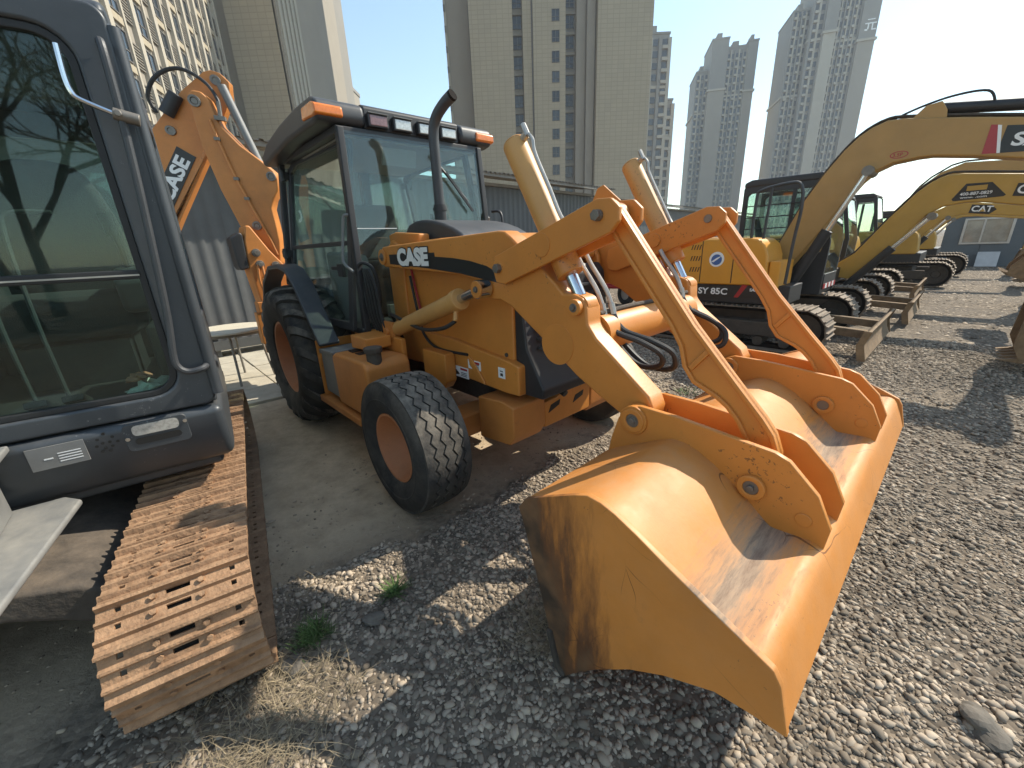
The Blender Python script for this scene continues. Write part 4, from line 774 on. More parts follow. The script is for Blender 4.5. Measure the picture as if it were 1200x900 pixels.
# ------------------------------------------------------------------ cab
def bar(mb, a, b, w, d):
    a = Vector(a); b = Vector(b); z = (b-a).normalized(); x = Vector((1, 0, 0)); x = (x-z*x.dot(z)).normalized(); y = z.cross(x)
    mb.box((a+b)/2, (w, d, (b-a).length), basis(x, y, z)); return mb
def quad_pane(name, P, th, mt, parent, nrm):
    n = Vector(nrm).normalized()*th; mb = MB(); v = [Vector(p) for p in P]; k = len(v)
    mb.add(v+[p+n for p in v], [tuple(range(k)), tuple(range(2*k-1, k-1, -1))]+[(i, (i+1) % k, (i+1) % k+k, i+k) for i in range(k)])
    return mb.build(name, mt, parent)
mb = MB()
for s in (-1, 1):
    bar(mb, (1.035, s*0.685, 0.96), (0.965, s*0.63, 2.44), 0.06, 0.05)          # A pillar
    bar(mb, (-0.43, s*0.80, 1.30), (-0.40, s*0.665, 2.42), 0.06, 0.05)           # rear pillar
    mb.prism([(1.06, 0.95), (0.38, 0.95), (0.36, 1.0), (1.06, 1.0)], s*0.60, s*0.725)
    bar(mb, (0.36, s*0.745, 0.98), (-0.43, s*0.80, 1.34), 0.05, 0.05)
mb.b2(1.0, 1.06, -0.70, 0.70, 0.95, 1.0); mb.b2(-0.45, -0.40, -0.78, 0.78, 1.28, 1.34)
mb.b2(-0.43, 0.98, -0.66, 0.66, 2.40, 2.45)
cabf = mb.build('cab_frame', 'black', BH, 0.008)
mb = MB(); mb.prism([(-0.40, 1.25), (0.36, 0.93), (1.03, 0.93), (1.03, 0.955), (0.37, 0.957), (-0.40, 1.28)], -0.62, 0.62); mb.build('cab_floor', 'black', cabf)
# roof
RF = [(-0.50, 2.385), (-0.54, 2.43), (-0.50, 2.485), (-0.30, 2.555), (0.15, 2.605), (0.60, 2.625), (0.90, 2.620), (0.985, 2.59), (1.00, 2.52), (0.985, 2.465), (0.90, 2.45), (0.30, 2.455), (-0.2, 2.42)]
mb = MB(); mb.prism(RF, -0.79, -0.43); mb.prism(RF, 0.43, 0.79); roof = mb.build('cab_roof', 'char', BH, 0.045, 4)
mb = MB(); mb.prism([(-0.48, 2.42), (-0.48, 2.50), (-0.30, 2.56), (0.15, 2.61), (0.60, 2.63), (0.92, 2.622), (0.965, 2.60), (0.965, 2.45), (0.3, 2.44)], -0.432, 0.432); mb.build('roof_panel', 'black', roof, 0.015)
for s in (-1, 1):
    mb = MB(); mb.prism([(0.74, 2.495), (0.76, 2.575), (0.955, 2.575), (1.008, 2.555), (1.012, 2.495), (0.96, 2.482)], s*0.60, s*0.802); mb.build('amber_lamp', 'amber', roof, 0.012)
for k, y_ in enumerate((-0.335, -0.13, 0.085, 0.30)):
    mb = MB(); mb.b2(0.95, 1.01, y_-0.082, y_+0.082, 2.465, 2.552); l_ = mb.build('work_lamp', 'black', roof, 0.006)
    mb = MB(); mb.b2(1.006, 1.014, y_-0.068, y_+0.068, 2.475, 2.542); mb.build('lens', 'reflector' if k == 0 else 'lens', l_, 0.004)
    mb = MB(); mb.b2(0.98, 1.022, y_-0.08, y_+0.08, 2.552, 2.557); mb.build('lamp_hood', 'silver', l_)
# windscreen and side glass
quad_pane('windscreen', [(1.045, -0.66, 1.0), (1.045, 0.66, 1.0), (0.975, 0.61, 2.42), (0.975, -0.61, 2.42)], 0.006, 'glass', BH, (1, 0, 0))
mb = MB(); mb.b2(1.012, 1.020, -0.66, -0.30, 1.752, 1.757); mb.build('glass_seam', 'white', BH)
quad_pane('rear_window', [(-0.42, -0.74, 1.36), (-0.42, 0.74, 1.36), (-0.40, 0.64, 2.40), (-0.40, -0.64, 2.40)], 0.006, 'glass', BH, (-1, 0, 0))
for s in (-1, 1):
    dr = MB()
    F_ = lambda x, z: (x, s*(0.752-0.075*((x+0.43)/1.45)-0.175*(z-1.3)/1.1+0.045), z)
    O_ = [(0.98, 0.985), (0.40, 0.985), (0.02, 1.22), (-0.37, 1.36), (-0.37, 2.36), (-0.2, 2.42), (0.92, 2.42)]
    Ii = [(0.905, 1.045), (0.43, 1.045), (0.05, 1.275), (-0.315, 1.405), (-0.315, 2.31), (-0.17, 2.365), (0.86, 2.365)]
    n = len(O_); v = [F_(*p) for p in O_]+[F_(*p) for p in Ii]; v += [(p[0], p[1]-s*0.035, p[2]) for p in v]
    f = []
    for i in range(n):
        j = (i+1) % n; f += [(i, j, n+j, n+i), (2*n+i, 3*n+i, 3*n+j, 2*n+j), (i, 2*n+i, 2*n+j, j), (n+i, n+j, 3*n+j, 3*n+i)]
    dr.add(v, f)
    a = Vector(F_(-0.32, 1.655)); b = Vector(F_(0.88, 1.655)); dr.box((a+b)/2+Vector((0, -s*0.012, 0)), ((b-a).length, 0.025, 0.035), Matrix.Rotation(math.atan2(b.y-a.y, b.x-a.x), 3, 'Z'))
    door = dr.build('cab_door', 'black', BH, 0.005)
    for P in ([(0.89, 1.67), (-0.32, 1.67), (-0.32, 2.315), (-0.17, 2.37), (0.865, 2.37)], [(0.91, 1.04), (0.425, 1.04), (0.045, 1.27), (-0.32, 1.40), (-0.32, 1.64), (0.89, 1.64)]):
        quad_pane('door_glass', [(Vector(F_(*p))+Vector((0, -s*0.018, 0))) for p in P], 0.005, 'glass', door, (0, -s, 0))
    mb = MB(); q = lambda x, z, o: (x, F_(x, z)[1]+s*o, z)
    mb.tube([q(0.99, 1.85, 0.0), q(1.0, 1.85, 0.055), q(0.985, 1.83, 0.07), q(0.97, 1.70, 0.07), q(0.965, 1.55, 0.07), q(0.985, 1.50, 0.065), q(1.04, 1.44, 0.02)], 0.011, 8); mb.build('grab_handle', 'silver', door)
    mb = MB(); mb.b2(0.60, 0.80, F_(0.7, 1.47)[1]-0.015, F_(0.7, 1.47)[1]+0.02, 1.45, 1.48); mb.b2(0.74, 0.84, F_(0.8, 1.44)[1]-0.02, F_(0.8, 1.44)[1]+0.012, 1.40, 1.50); mb.build('door_latch', 'black', door, 0.005)
    mb = MB()
    for z in (2.30, 1.60): mb.box((-0.42, F_(-0.42, z)[1]+s*0.02, z), (0.16, 0.05, 0.07)); mb.cyl((-0.36, F_(-0.36, z)[1]+s*0.05, z-0.05), (-0.36, F_(-0.36, z)[1]+s*0.05, z+0.05), 0.025, n=12)
    mb.build('hinge', 'black', door, 0.006)
    # mudguard and side step box
    mb = MB(); mb.sheet([(0.78, 0.86), (0.70, 0.94), (0.55, 1.12), (0.38, 1.33), (0.22, 1.44), (0.02, 1.475), (-0.30, 1.46), (-0.60, 1.32), (-0.80, 1.10)], 0.035, s*1.0 if s < 0 else 0.83, -0.83 if s < 0 else 1.0); mb.build('mudguard', 'char', BH, 0.012)
    mb = MB(); mb.prism([(0.66, 0.42), (0.70, 0.92), (0.80, 0.98), (1.10, 0.985), (1.55, 0.97), (1.55, 0.42)], s*0.62, s*0.66); mb.b2(0.66, 0.685, s*0.99 if s < 0 else 0.66, -0.66 if s < 0 else 0.99, 0.42, 0.90); mb.build('side_panel', 'orange', BH, 0.008)
    y0, y1 = (-1.0, -0.662) if s < 0 else (0.662, 1.0)
    mb = MB(); mb.prism([(0.72, 0.47), (0.74, 0.80), (0.76, 0.83), (1.02, 0.845), (1.02, 0.47)], y0+0.02, y1-0.02); bb = mb.build('battery_box', 'silver' if s < 0 else 'orange2', BH, 0.01)
    mb = MB(); mb.prism([(0.722, 0.80), (0.735, 0.84), (1.03, 0.855), (1.03, 0.83)], y0+0.012, y1-0.015); mb.build('lid', 'silver', bb, 0.005)
    mb = MB(); mb.prism([(1.04, 0.45), (1.04, 0.835), (1.09, 0.86), (1.62, 0.875), (1.66, 0.84), (1.66, 0.60), (1.52, 0.45)], y0, y1); tk = mb.build('fuel_tank', 'orange2', BH, 0.03, 3)
    mb = MB()
    for k in range(2): mb.b2(1.14+k*0.13, 1.22+k*0.13, y0+0.10, y0+0.22, 0.866, 0.8725)
    mb.build('tank_slots', 'inkblack', tk)
    mb = MB(); mb.cyl((1.60, s*0.90, 0.84), (1.60, s*0.90, 0.93), 0.05, n=18); mb.cyl((1.60, s*0.90, 0.93), (1.60, s*0.90, 0.965), 0.062, n=18); mb.build('fuel_cap', 'darksteel', tk, 0.004)
    mb = MB(); mb.b2(0.62, 1.46, y0-0.02 if s < 0 else y1-0.1, y0+0.10 if s < 0 else y1+0.02, 0.365, 0.42); mb.b2(0.62, 1.46, y0+0.13 if s < 0 else y0, y1 if s < 0 else y1-0.13, 0.365, 0.40); mb.build('step', 'orange2', BH, 0.008)
    mb = MB(); mb.prism([(1.12, 0.88), (1.12, 0.985), (1.40, 0.985), (1.40, 0.90)], s*0.66, s*0.86); mb.build('bracket_box', 'orange', BH, 0.01)
    mb = MB(); mb.prism([(1.66, 0.66), (1.66, 0.90), (1.95, 0.90), (1.95, 0.70), (1.90, 0.64)], s*0.47, s*0.56); mb.build('rail_bracket', 'orange', BH, 0.012)
    mb = MB()
    for k in range(5):
        xx = 1.12+0.05*k; mb.tube([(xx-0.10, s*(0.64+0.01*k), 1.46), (xx-0.06, s*(0.66), 1.25+0.02*k), (xx-0.02, s*0.66, 1.08), (xx+0.03, s*0.62, 0.94)], 0.013, 7)
    mb.tube([(1.06, s*0.60, 1.30), (1.02, s*0.68, 1.40), (1.05, s*0.66, 1.50), (1.12, s*0.60, 1.46), (1.14, s*0.58, 1.28), (1.12, s*0.60, 1.10)], 0.014, 7)
    mb.build('tower_hoses', 'hose', BH)
    mb = MB(); mb.tube([(1.45, s*0.47, 1.40), (1.52, s*0.48, 1.15), (1.58, s*0.48, 0.98), (1.75, s*0.48, 0.90), (2.1, s*0.475, 0.905)], 0.010, 7); mb.build('side_hose', 'hose', BH)
    mb = MB(); mb.cyl((1.42, s*0.44, 1.46), (1.52, s*0.44, 1.05), 0.009, n=8); mb.build('red_strap', 'red', BH)
mb = MB(); mb.tube([(1.06, 0.69, 1.9), (1.14, 0.72, 1.89), (1.17, 0.72, 1.8), (1.17, 0.70, 1.65), (1.06, 0.69, 1.62)], 0.012, 8); mb.build('grab_bar', 'black', BH)
mb = MB(); mb.tube([(1.0, 0.10, 2.33), (1.03, 0.26, 2.15), (1.045, 0.42, 1.98)], 0.010, 6); bar(mb, (1.035, 0.22, 2.20), (1.05, 0.47, 1.90), 0.012, 0.02); mb.build('wiper', 'black', BH)
# interior
mb = MB(); mb.prism([(0.00, 1.35), (0.02, 1.50), (0.48, 1.50), (0.50, 1.42), (0.45, 1.35)], -0.25, 0.25); st = mb.build('operator_seat', 'seat', BH, 0.04, 3)
mb = MB(); mb.prism([(0.05, 1.48), (-0.12, 2.02), (-0.02, 2.05), (0.17, 1.50)], -0.24, 0.24); mb.build('seat_back', 'seat', st, 0.04, 3)
mb = MB(); mb.b2(0.1, 0.4, -0.18, 0.18, 0.98, 1.35); mb.build('seat_base', 'black', st)
mb = MB(); mb.prism([(0.72, 0.96), (0.78, 1.45), (0.90, 1.52), (0.94, 1.48), (0.92, 0.96)], -0.16, 0.16); cs = mb.build('steering_console', 'liner', BH, 0.02)
mb = MB(); cR_ = Matrix.Rotation(R(-35), 3, 'Y')
pts = [tuple(cR_ @ Vector((0.19*math.cos(2*PI*i/24), 0.19*math.sin(2*PI*i/24), 0))+Vector((0.74, 0, 1.60))) for i in range(25)]; mb.tube(pts, 0.014, 8, 1); mb.cyl((0.86, 0, 1.46), (0.75, 0, 1.60), 0.03)
for k in range(3): mb.cyl((0.74, 0, 1.60), pts[k*8], 0.010, n=6)
mb.build('steering_wheel', 'black', cs)
mb = MB(); mb.prism([(0.15, 0.98), (0.15, 1.60), (0.62, 1.56), (0.75, 1.30), (0.75, 0.98)], -0.60, -0.40); mb.build('side_console', 'liner', BH, 0.03)
mb = MB(); mb.prism([(0.10, 0.98), (0.10, 1.55), (0.55, 1.50), (0.6, 0.98)], 0.36, 0.58); mb.build('lever_console', 'liner', BH, 0.03)
mb = MB(); mb.tube([(0.4, 0.42, 1.52), (0.42, 0.42, 1.75), (0.46, 0.41, 1.86)], 0.013, 7); mb.cyl((0.46, 0.41, 1.84), (0.475, 0.41, 1.92), 0.03, n=10); mb.build('control_lever', 'black', BH)
mb = MB(); mb.b2(-0.36, 0.94, -0.60, 0.60, 2.385, 2.40); mb.build('roof_liner', 'liner', BH)
mb = MB(); mb.prism([(0.86, 2.24), (0.90, 2.36), (0.915, 2.36), (0.875, 2.24)], -0.28, 0.02); mb.build('sun_visor', 'liner', BH)
mb = MB(); bar(mb, (-0.35, 0.12, 1.35), (-0.36, 0.12, 2.40), 0.06, 0.09); mb.build('rear_post', 'char', BH)
mb = MB(); mb.cyl((0.95, -0.15, 1.02), (0.88, -0.15, 1.10), 0.05); mb.b2(0.86, 0.92, -0.55, -0.48, 1.02, 1.14); mb.b2(0.86, 0.92, -0.40, -0.33, 1.02, 1.14); mb.build('pedal', 'liner', BH)
# ------------------------------------------------------------------ backhoe end
mb = MB(); mb.b2(-1.25, -1.10, -1.00, 1.00, 0.50, 0.62); mb.b2(-1.25, -1.10, -1.00, 1.00, 0.98, 1.10)
for y_ in (-0.97, 0.97): mb.b2(-1.24, -1.11, y_-0.06, y_+0.06, 0.62, 0.98)
mb.b2(-1.10, -0.80, -0.35, 0.35, 0.55, 1.0); rf = mb.build('rear_frame', 'orange2', BH, 0.01)
for s in (-1, 1):
    mb = MB(); mb.b2(-1.26, -1.08, s*0.80-0.07, s*0.80+0.07, 0.35, 1.35); mb.build('stabiliser_leg', 'orange2', BH, 0.01)
    mb = MB(); mb.b2(-1.34, -1.0, s*0.80-0.12, s*0.80+0.12, 0.28, 0.33); mb.build('stabiliser_pad', 'darksteel', BH, 0.01)
xB = -1.6
mb = MB(); mb.prism([(-0.85, 0.70), (-0.90, 1.15), (-0.93, 1.45), (-0.92, 1.75), (-0.88, 1.93), (-0.83, 1.93), (-0.68, 1.66), (-0.53, 1.45), (-0.46, 1.2), (-0.46, 0.70)], xB-0.16, xB+0.16, 'x'); mb.b2(-1.5, -1.25, -0.80, -0.50, 0.62, 1.05); tw = mb.build('swing_post', 'orange2', BH, 0.02)
for (y_, z_) in ((-0.83, 1.63), (-0.815, 1.50), (-0.65, 1.48), (-0.66, 1.34)): mb = MB(); mb.cyl((xB-0.20, y_, z_), (xB+0.19, y_, z_), 0.045, n=16); mb.cyl((xB+0.19, y_, z_), (xB+0.205, y_, z_), 0.028, n=8); mb.build('post_pin', 'steel', tw, 0.003)
mb = MB(); mb.prism([(-1.04, 1.50), (-1.05, 1.80), (-0.96, 1.86), (-0.92, 1.84), (-0.93, 1.46), (-1.02, 1.44)], xB-0.10, xB+0.17, 'x'); mb.build('rubber_stop', 'black', tw, 0.02)
BO = [(-1.05, 3.12), (-1.06, 3.18), (-1.01, 3.23), (-0.93, 3.23), (-0.88, 3.18), (-0.82, 2.94), (-0.68, 2.77), (-0.50, 2.63), (-0.39, 2.53), (-0.36, 2.45), (-0.38, 2.32), (-0.45, 2.22), (-0.49, 2.12), (-0.48, 1.94), (-0.48, 1.75), (-0.52, 1.50), (-0.60, 1.44), (-0.69, 1.50), (-0.78, 1.72), (-0.86, 1.92), (-0.965, 2.30), (-1.04, 2.72)]
mb = MB(); mb.prism(BO, xB-0.09, xB+0.09, 'x'); bo = mb.build('boom', 'orange2', BH, 0.018)
for (y_, z_, r_) in ((-1.0, 3.13, 0.055), (-0.425, 2.47, 0.05), (-0.685, 1.93, 0.05)): mb = MB(); mb.ring((xB+0.089, y_, z_), (xB+0.105, y_, z_), r_, r_*0.6); mb.cyl((xB-0.14, y_, z_), (xB+0.10, y_, z_), r_*0.55, n=14); mb.build('boom_pin', 'steel', bo, 0.003)
mb = MB(); mb.tube([(xB+0.105, -0.90, 2.98), (xB+0.105, -0.86, 2.75), (xB+0.105, -0.79, 2.45), (xB+0.105, -0.68, 2.10), (xB+0.105, -0.58, 1.80), (xB+0.105, -0.53, 1.60)], 0.012, 8); mb.build('boom_line', 'orange2', bo)
for (y_, z_) in ((-0.875, 2.80), (-0.78, 2.42), (-0.72, 2.22)): mb = MB(); mb.box((xB+0.103, y_, z_), (0.035, 0.05, 0.03)); mb.build('line_clamp', 'steel', bo)
DI = [(-0.86, 3.49), (-0.78, 3.48), (-0.71, 3.41), (-0.73, 3.25), (-0.85, 3.03), (-1.02, 2.73), (-1.43, 2.06), (-1.75, 1.52), (-1.86, 1.42), (-1.98, 1.50), (-1.95, 1.66), (-1.72, 2.25), (-1.62, 2.70), (-1.40, 2.97), (-1.17, 3.24), (-0.93, 3.46)]
mb = MB(); mb.prism(DI, xB-0.20, xB-0.095, 'x'); mb.prism([(-1.3, 2.3), (-1.04, 2.72), (-1.08, 2.74), (-1.75, 1.6), (-1.78, 1.62)], xB-0.096, xB-0.085, 'x'); di = mb.build('dipper', 'orange2', BH, 0.015)
for (y_, z_, r_) in ((-0.83, 3.40, 0.05), (-1.34, 2.86, 0.045), (-1.86, 1.55, 0.05)): mb = MB(); mb.ring((xB-0.096, y_, z_), (xB-0.078, y_, z_), r_, r_*0.55); mb.cyl((xB-0.22, y_, z_), (xB-0.085, y_, z_), r_*0.6, n=14); mb.build('dipper_pin', 'steel', di, 0.003)
u = Vector((0, 0.40, 0.92)).normalized()
t_ = Vector((0, 0.527, 0.85)).normalized(); nrm = Vector((0, -t_.z, t_.y))
o0 = Vector((xB-0.092, -1.62, 1.96))
mb = MB(); P = [o0-nrm*0.02, o0+t_*0.80-nrm*0.02, o0+t_*0.80+nrm*0.15, o0+nrm*0.15]
quad_pane('dipper_decal', [p for p in P], 0.004, 'inkblack', di, (1, 0, 0))
text_obj('dipper_lettering', 'CASE', 'white', di, tuple(o0+t_*0.23+nrm*0.008+Vector((0.006, 0, 0))), tuple(t_), tuple(nrm), 0.17, 0.006, 0.0015, 1.25)
mb = MB(); mb.tube([(xB-0.05, -1.40, 3.0), (xB-0.02, -1.42, 3.14), (xB, -1.30, 3.32), (xB, -1.10, 3.42), (xB+0.02, -0.90, 3.34), (xB+0.06, -0.80, 3.18), (xB+0.09, -0.80, 3.02)], 0.018, 8); mb.build('crowd_hose', 'hose', BH)
mb = MB(); mb.cyl((xB, -0.755, 3.34), (xB, -0.55, 2.62), 0.045, n=18); cy = mb.build('crowd_cylinder', 'silver', BH)
mb = MB(); mb.box((xB+0.10, -0.80, 3.00), (0.05, 0.10, 0.04)); mb.cyl((xB+0.09, -0.80, 3.02), (xB+0.09, -0.79, 3.16), 0.02, n=10); mb.build('hose_clamp', 'steel', cy)
mb = MB(); mb.cyl((xB-0.06, -1.33, 3.0), (xB-0.06, -1.20, 3.20), 0.06, n=20); mb.build('cylinder_guard', 'black', BH, 0.01)
mb = MB(); mb.tube([(xB+0.18, -0.84, 1.5), (xB+0.2, -0.86, 1.3), (xB+0.2, -0.82, 1.1), (xB+0.16, -0.80, 0.9)], 0.015, 8); mb.tube([(xB+0.18, -0.80, 1.5), (xB+0.22, -0.80, 1.25), (xB+0.2, -0.77, 1.05), (xB+0.1, -0.72, 0.85)], 0.015, 8); mb.build('post_hoses', 'orange2', BH)

# the whole backhoe is swung out behind the cab: turn its working plane about the swing post
TH = R(-32); PO = Vector((xB, -0.62, 0)); EN = Vector((math.cos(TH), math.sin(TH), 0)); ES = Vector((-math.sin(TH), math.cos(TH), 0)); EYE = Vector((4.23, -2.01, 1.572))
def swing(o):
    for v in o.data.vertices:
        p = v.co; dx = p.x-xB; q = Vector((xB, p.y, p.z)); d = q-EYE; t_ = (PO-EYE).dot(EN)/d.dot(EN); w_ = EYE+d*t_; v.co = w_+EN*dx
    o.data.update()
    for c in o.children: swing(c)
for o in list(BH.children):
    if o.name.split('.')[0] in ('boom', 'dipper', 'crowd_hose', 'crowd_cylinder', 'cylinder_guard'): swing(o)
# ------------------------------------------------------------------ excavators
MT['syorange'] = mat('excavator_orange_paint', (0.68, 0.29, 0.025), 0.38, var=0.06, dust=0.15, dcol=(0.5, 0.35, 0.18))
MT['ochre'] = mat('dusty_ochre_paint', (0.40, 0.225, 0.062), 0.45, var=0.12, vs=2, dust=0.3, dcol=(0.42, 0.31, 0.19), scuff=0.2, scol=(0.22, 0.13, 0.06))
MT['yellow'] = mat('machine_yellow_paint', (0.47, 0.27, 0.045), 0.42, var=0.1, vs=2, dust=0.25, dcol=(0.42, 0.31, 0.18), scuff=0.2, scol=(0.2, 0.12, 0.05))
MT['blue'] = mat('blue_print', (0.05, 0.12, 0.33), 0.5)
MT['mud'] = mat('muddy_steel', (0.20, 0.13, 0.07), 0.85, var=0.35, vs=9, dust=0.4, dcol=(0.30, 0.24, 0.17), bump=0.3, bs=30)

def shoe_mesh(w_, p_, detail=True):
    mb = MB(); hw = w_/2; L_ = p_*1.03
    if detail:
        us = [-hw, -hw+0.045, -hw+0.062, -0.075, -0.055, -0.034, 0.034, 0.055, 0.075, hw-0.062, hw-0.045, hw]
        vs = [-L_/2, -L_*0.36, -L_*0.24, L_*0.03, L_*0.15, L_/2]
        holes = {(5, 1), (5, 3), (1, 1), (1, 3), (9, 1), (9, 3)}
        idx = {}
        V = []; Fq = []
        for a, z in ((0, 0.0), (1, -0.012)):
            for j, v_ in enumerate(vs):
                for i, u_ in enumerate(us): idx[(a, i, j)] = len(V); V.append((v_, u_, z))
        nu, nv = len(us), len(vs)
        cells = {(i, j) for i in range(nu-1) for j in range(nv-1) if (i, j) not in holes}
        for (i, j) in cells:
            Fq.append((idx[(0, i, j)], idx[(0, i+1, j)], idx[(0, i+1, j+1)], idx[(0, i, j+1)])); Fq.append((idx[(1, i, j)], idx[(1, i, j+1)], idx[(1, i+1, j+1)], idx[(1, i+1, j)]))
            for (di, dj, A, B) in ((-1, 0, (i, j), (i, j+1)), (1, 0, (i+1, j), (i+1, j+1)), (0, -1, (i, j), (i+1, j)), (0, 1, (i, j+1), (i+1, j+1))):
                if (i+di, j+dj) not in cells: Fq.append((idx[(0,)+A], idx[(0,)+B], idx[(1,)+B], idx[(1,)+A]))
        mb.add(V, Fq)
        for (v0, hh, tw) in ((-L_*0.45, 0.020, 0.010), (-L_*0.08, 0.013, 0.008), (L_*0.32, 0.014, 0.008)):
            mb.prism([(v0-0.013, -0.004), (v0-tw*0.5, hh), (v0+tw*0.5, hh), (v0+0.013, -0.004)], -hw, hw)
        for u_ in (-0.088, 0.088):
            for v_ in (-L_*0.27, L_*0.10): mb.cyl((v_, u_*0.75, 0.0), (v_, u_*0.75, 0.012), 0.010, n=6)
        mb.prism([(L_*0.40, 0.0), (L_*0.56, -0.014), (L_*0.56, -0.02), (L_*0.40, -0.012)], -hw, hw)
    else:
        mb.b2(-L_/2, L_/2, -hw, hw, -0.015, 0)
        for v0 in (-L_*0.36, L_*0.20): mb.prism([(v0-0.014, -0.004), (v0-0.005, 0.024), (v0+0.005, 0.024), (v0+0.014, -0.004)], -hw, hw)
    return mb
def crawler(parent, yc, w_, x0, x1, H, n, me, mt_frame='darksteel', sag=0.0):
    """one crawler track: chain belt > shoes, idler, sprocket, rollers"""
    r = H/2-0.03; a = x0+H/2; b = x1-H/2; zc = H/2; per = 2*(b-a)+2*PI*r; p_ = per/n
    belt = []
    def at(s):
        s %= per
        if s < b-a: return a+s, zc+r-sag*math.sin(PI*s/(b-a)), 0.0
        s -= b-a
        if s < PI*r: th = s/r; return b+r*math.sin(th), zc+r*math.cos(th), th
        s -= PI*r
        if s < b-a: return b-s, zc-r, PI
        s -= b-a; th = PI+s/r; return a+r*math.sin(th), zc+r*math.cos(th), th
    mb = MB(); rings = 80; v = []
    for i in range(rings):
        x, z, th = at(i*per/rings)
        nx, nz = math.sin(th), math.cos(th)
        for (u_, o_) in ((-0.09, -0.012), (-0.09, -0.075), (0.09, -0.075), (0.09, -0.012)): v.append((x+nx*o_, yc+u_, z+nz*o_))
    mb.add(v, [(i*4+k, ((i+1) % rings)*4+k, ((i+1) % rings)*4+(k+1) % 4, i*4+(k+1) % 4) for i in range(rings) for k in range(4)])
    ch = mb.build('crawler_chain', 'recessblack', parent)  # chain coloured black so the shoe holes read dark
    for i in range(n):
        x, z, th = at((i+0.5)*p_)
        o = inst('track_shoe', me, ch, (x, yc, z), Matrix.Rotation(th, 3, 'Y'))
    for nm, cx in (('idler_wheel', b), ('drive_sprocket', a)):
        mb = MB(); rr = r-0.075; mb.lathe([(-0.05, 0.001), (-0.05, rr*0.35), (-0.02, rr*0.40), (-0.02, rr*0.85), (-0.06, rr*0.88), (-0.06, rr), (0.06, rr), (0.06, rr*0.88), (0.02, rr*0.85), (0.02, rr*0.40), (0.05, rr*0.35), (0.05, 0.001)], (cx, yc, zc), n=32); mb.build(nm, mt_frame, ch)
    mb = MB(); mb.prism([(a+r*0.55, zc+r*0.30), (b-r*0.75, zc+r*0.30), (b-r*0.55, zc), (b-r*0.75, zc-r*0.40), (a+r*0.55, zc-r*0.40)], yc-w_*0.34, yc+w_*0.34); mb.build('track_frame', mt_frame, ch, 0.02)
    k = max(3, int((b-a)/0.33)); rr = 0.07
    for i in range(k):
        x = a+(i+0.5)*(b-a)/k; mb = MB(); mb.cyl((x, yc-w_*0.30, 0.14), (x, yc+w_*0.30, 0.14), rr, n=14); mb.build('track_roller', mt_frame, ch, 0.008)
    return ch
def dozer_blade(parent, x, hw, z0, h_, mt='mud'):
    pr = [(x-0.05, z0), (x-0.02, z0), (x-0.05, z0+h_*0.3), (x-0.06, z0+h_*0.55), (x-0.02, z0+h_*0.9), (x+0.03, z0+h_), (x-0.01, z0+h_), (x-0.07, z0+h_*0.9), (x-0.10, z0+h_*0.55), (x-0.09, z0+h_*0.25)]
    mb = MB(); mb.prism([(x+0.045, z0), (x, z0+h_*0.28), (x-0.015, z0+h_*0.55), (x+0.01, z0+h_*0.85), (x+0.05, z0+h_), (x+0.02, z0+h_*1.02), (x-0.03, z0+h_*0.86), (x-0.055, z0+h_*0.55), (x-0.04, z0+h_*0.25), (x+0.01, z0-0.01)], -hw, hw); bl = mb.build('dozer_blade', mt, parent, 0.006)
    for s in (-1, 1):
        mb = MB(); mb.prism([(x+0.055, z0), (x-0.03, z0), (x-0.07, z0+h_*0.5), (x-0.02, z0+h_*1.03), (x+0.06, z0+h_*1.03), (x+0.01, z0+h_*0.55)], s*hw, s*(hw+0.02)); mb.build('blade_end', mt, bl, 0.003)
        mb = MB(); mb.prism([(x-0.05, z0+h_*0.45), (x-0.05, z0+h_*0.75), (x-0.95, z0+h_*0.9), (x-0.95, z0+h_*0.6)], s*hw*0.42-0.05, s*hw*0.42+0.05); mb.build('blade_arm', mt, bl, 0.01)
    return bl
def bucket_small(parent, hx, hz, R_, w_, mt='mud', ang=0.0):
    prof = [(0.10, 0.02), (0.02, 0.055), (-0.06, 0.06), (-0.17, 0.035), (-0.26, -0.02), (-0.345, -0.115), (-0.40, -0.22), (-0.425, -0.34), (-0.42, -0.46), (-0.38, -0.57), (-0.30, -0.66), (-0.2, -0.72), (-0.08, -0.76), (0.16, -0.78)]
    prof = [(-a_, b_) for a_, b_ in prof]
    rot = lambda p: (hx+(p[0]*math.cos(ang)-p[1]*math.sin(ang))*R_, hz+(p[0]*math.sin(ang)+p[1]*math.cos(ang))*R_)
    P = [rot(p) for p in prof]; mb = MB(); mb.sheet(P, -0.02, -w_/2, w_/2); bk_ = mb.build('dig_bucket', mt, parent)
    sd_ = [rot(p) for p in prof+[(-0.22, -0.60), (-0.16, -0.2)]]
    for s in (-1, 1): mb = MB(); mb.prism(sd_, s*w_/2, s*(w_/2-0.025)); mb.build('bucket_side', mt, bk_, 0.004)
    for k in range(5):
        y_ = -w_/2+0.04+k*(w_-0.08)/4; q = [rot(p) for p in ((-0.12, -0.745), (-0.32, -0.775), (-0.12, -0.82))]; mb = MB(); mb.prism(q, y_-0.035, y_+0.035); mb.build('bucket_tooth', mt, bk_, 0.003)
    return bk_

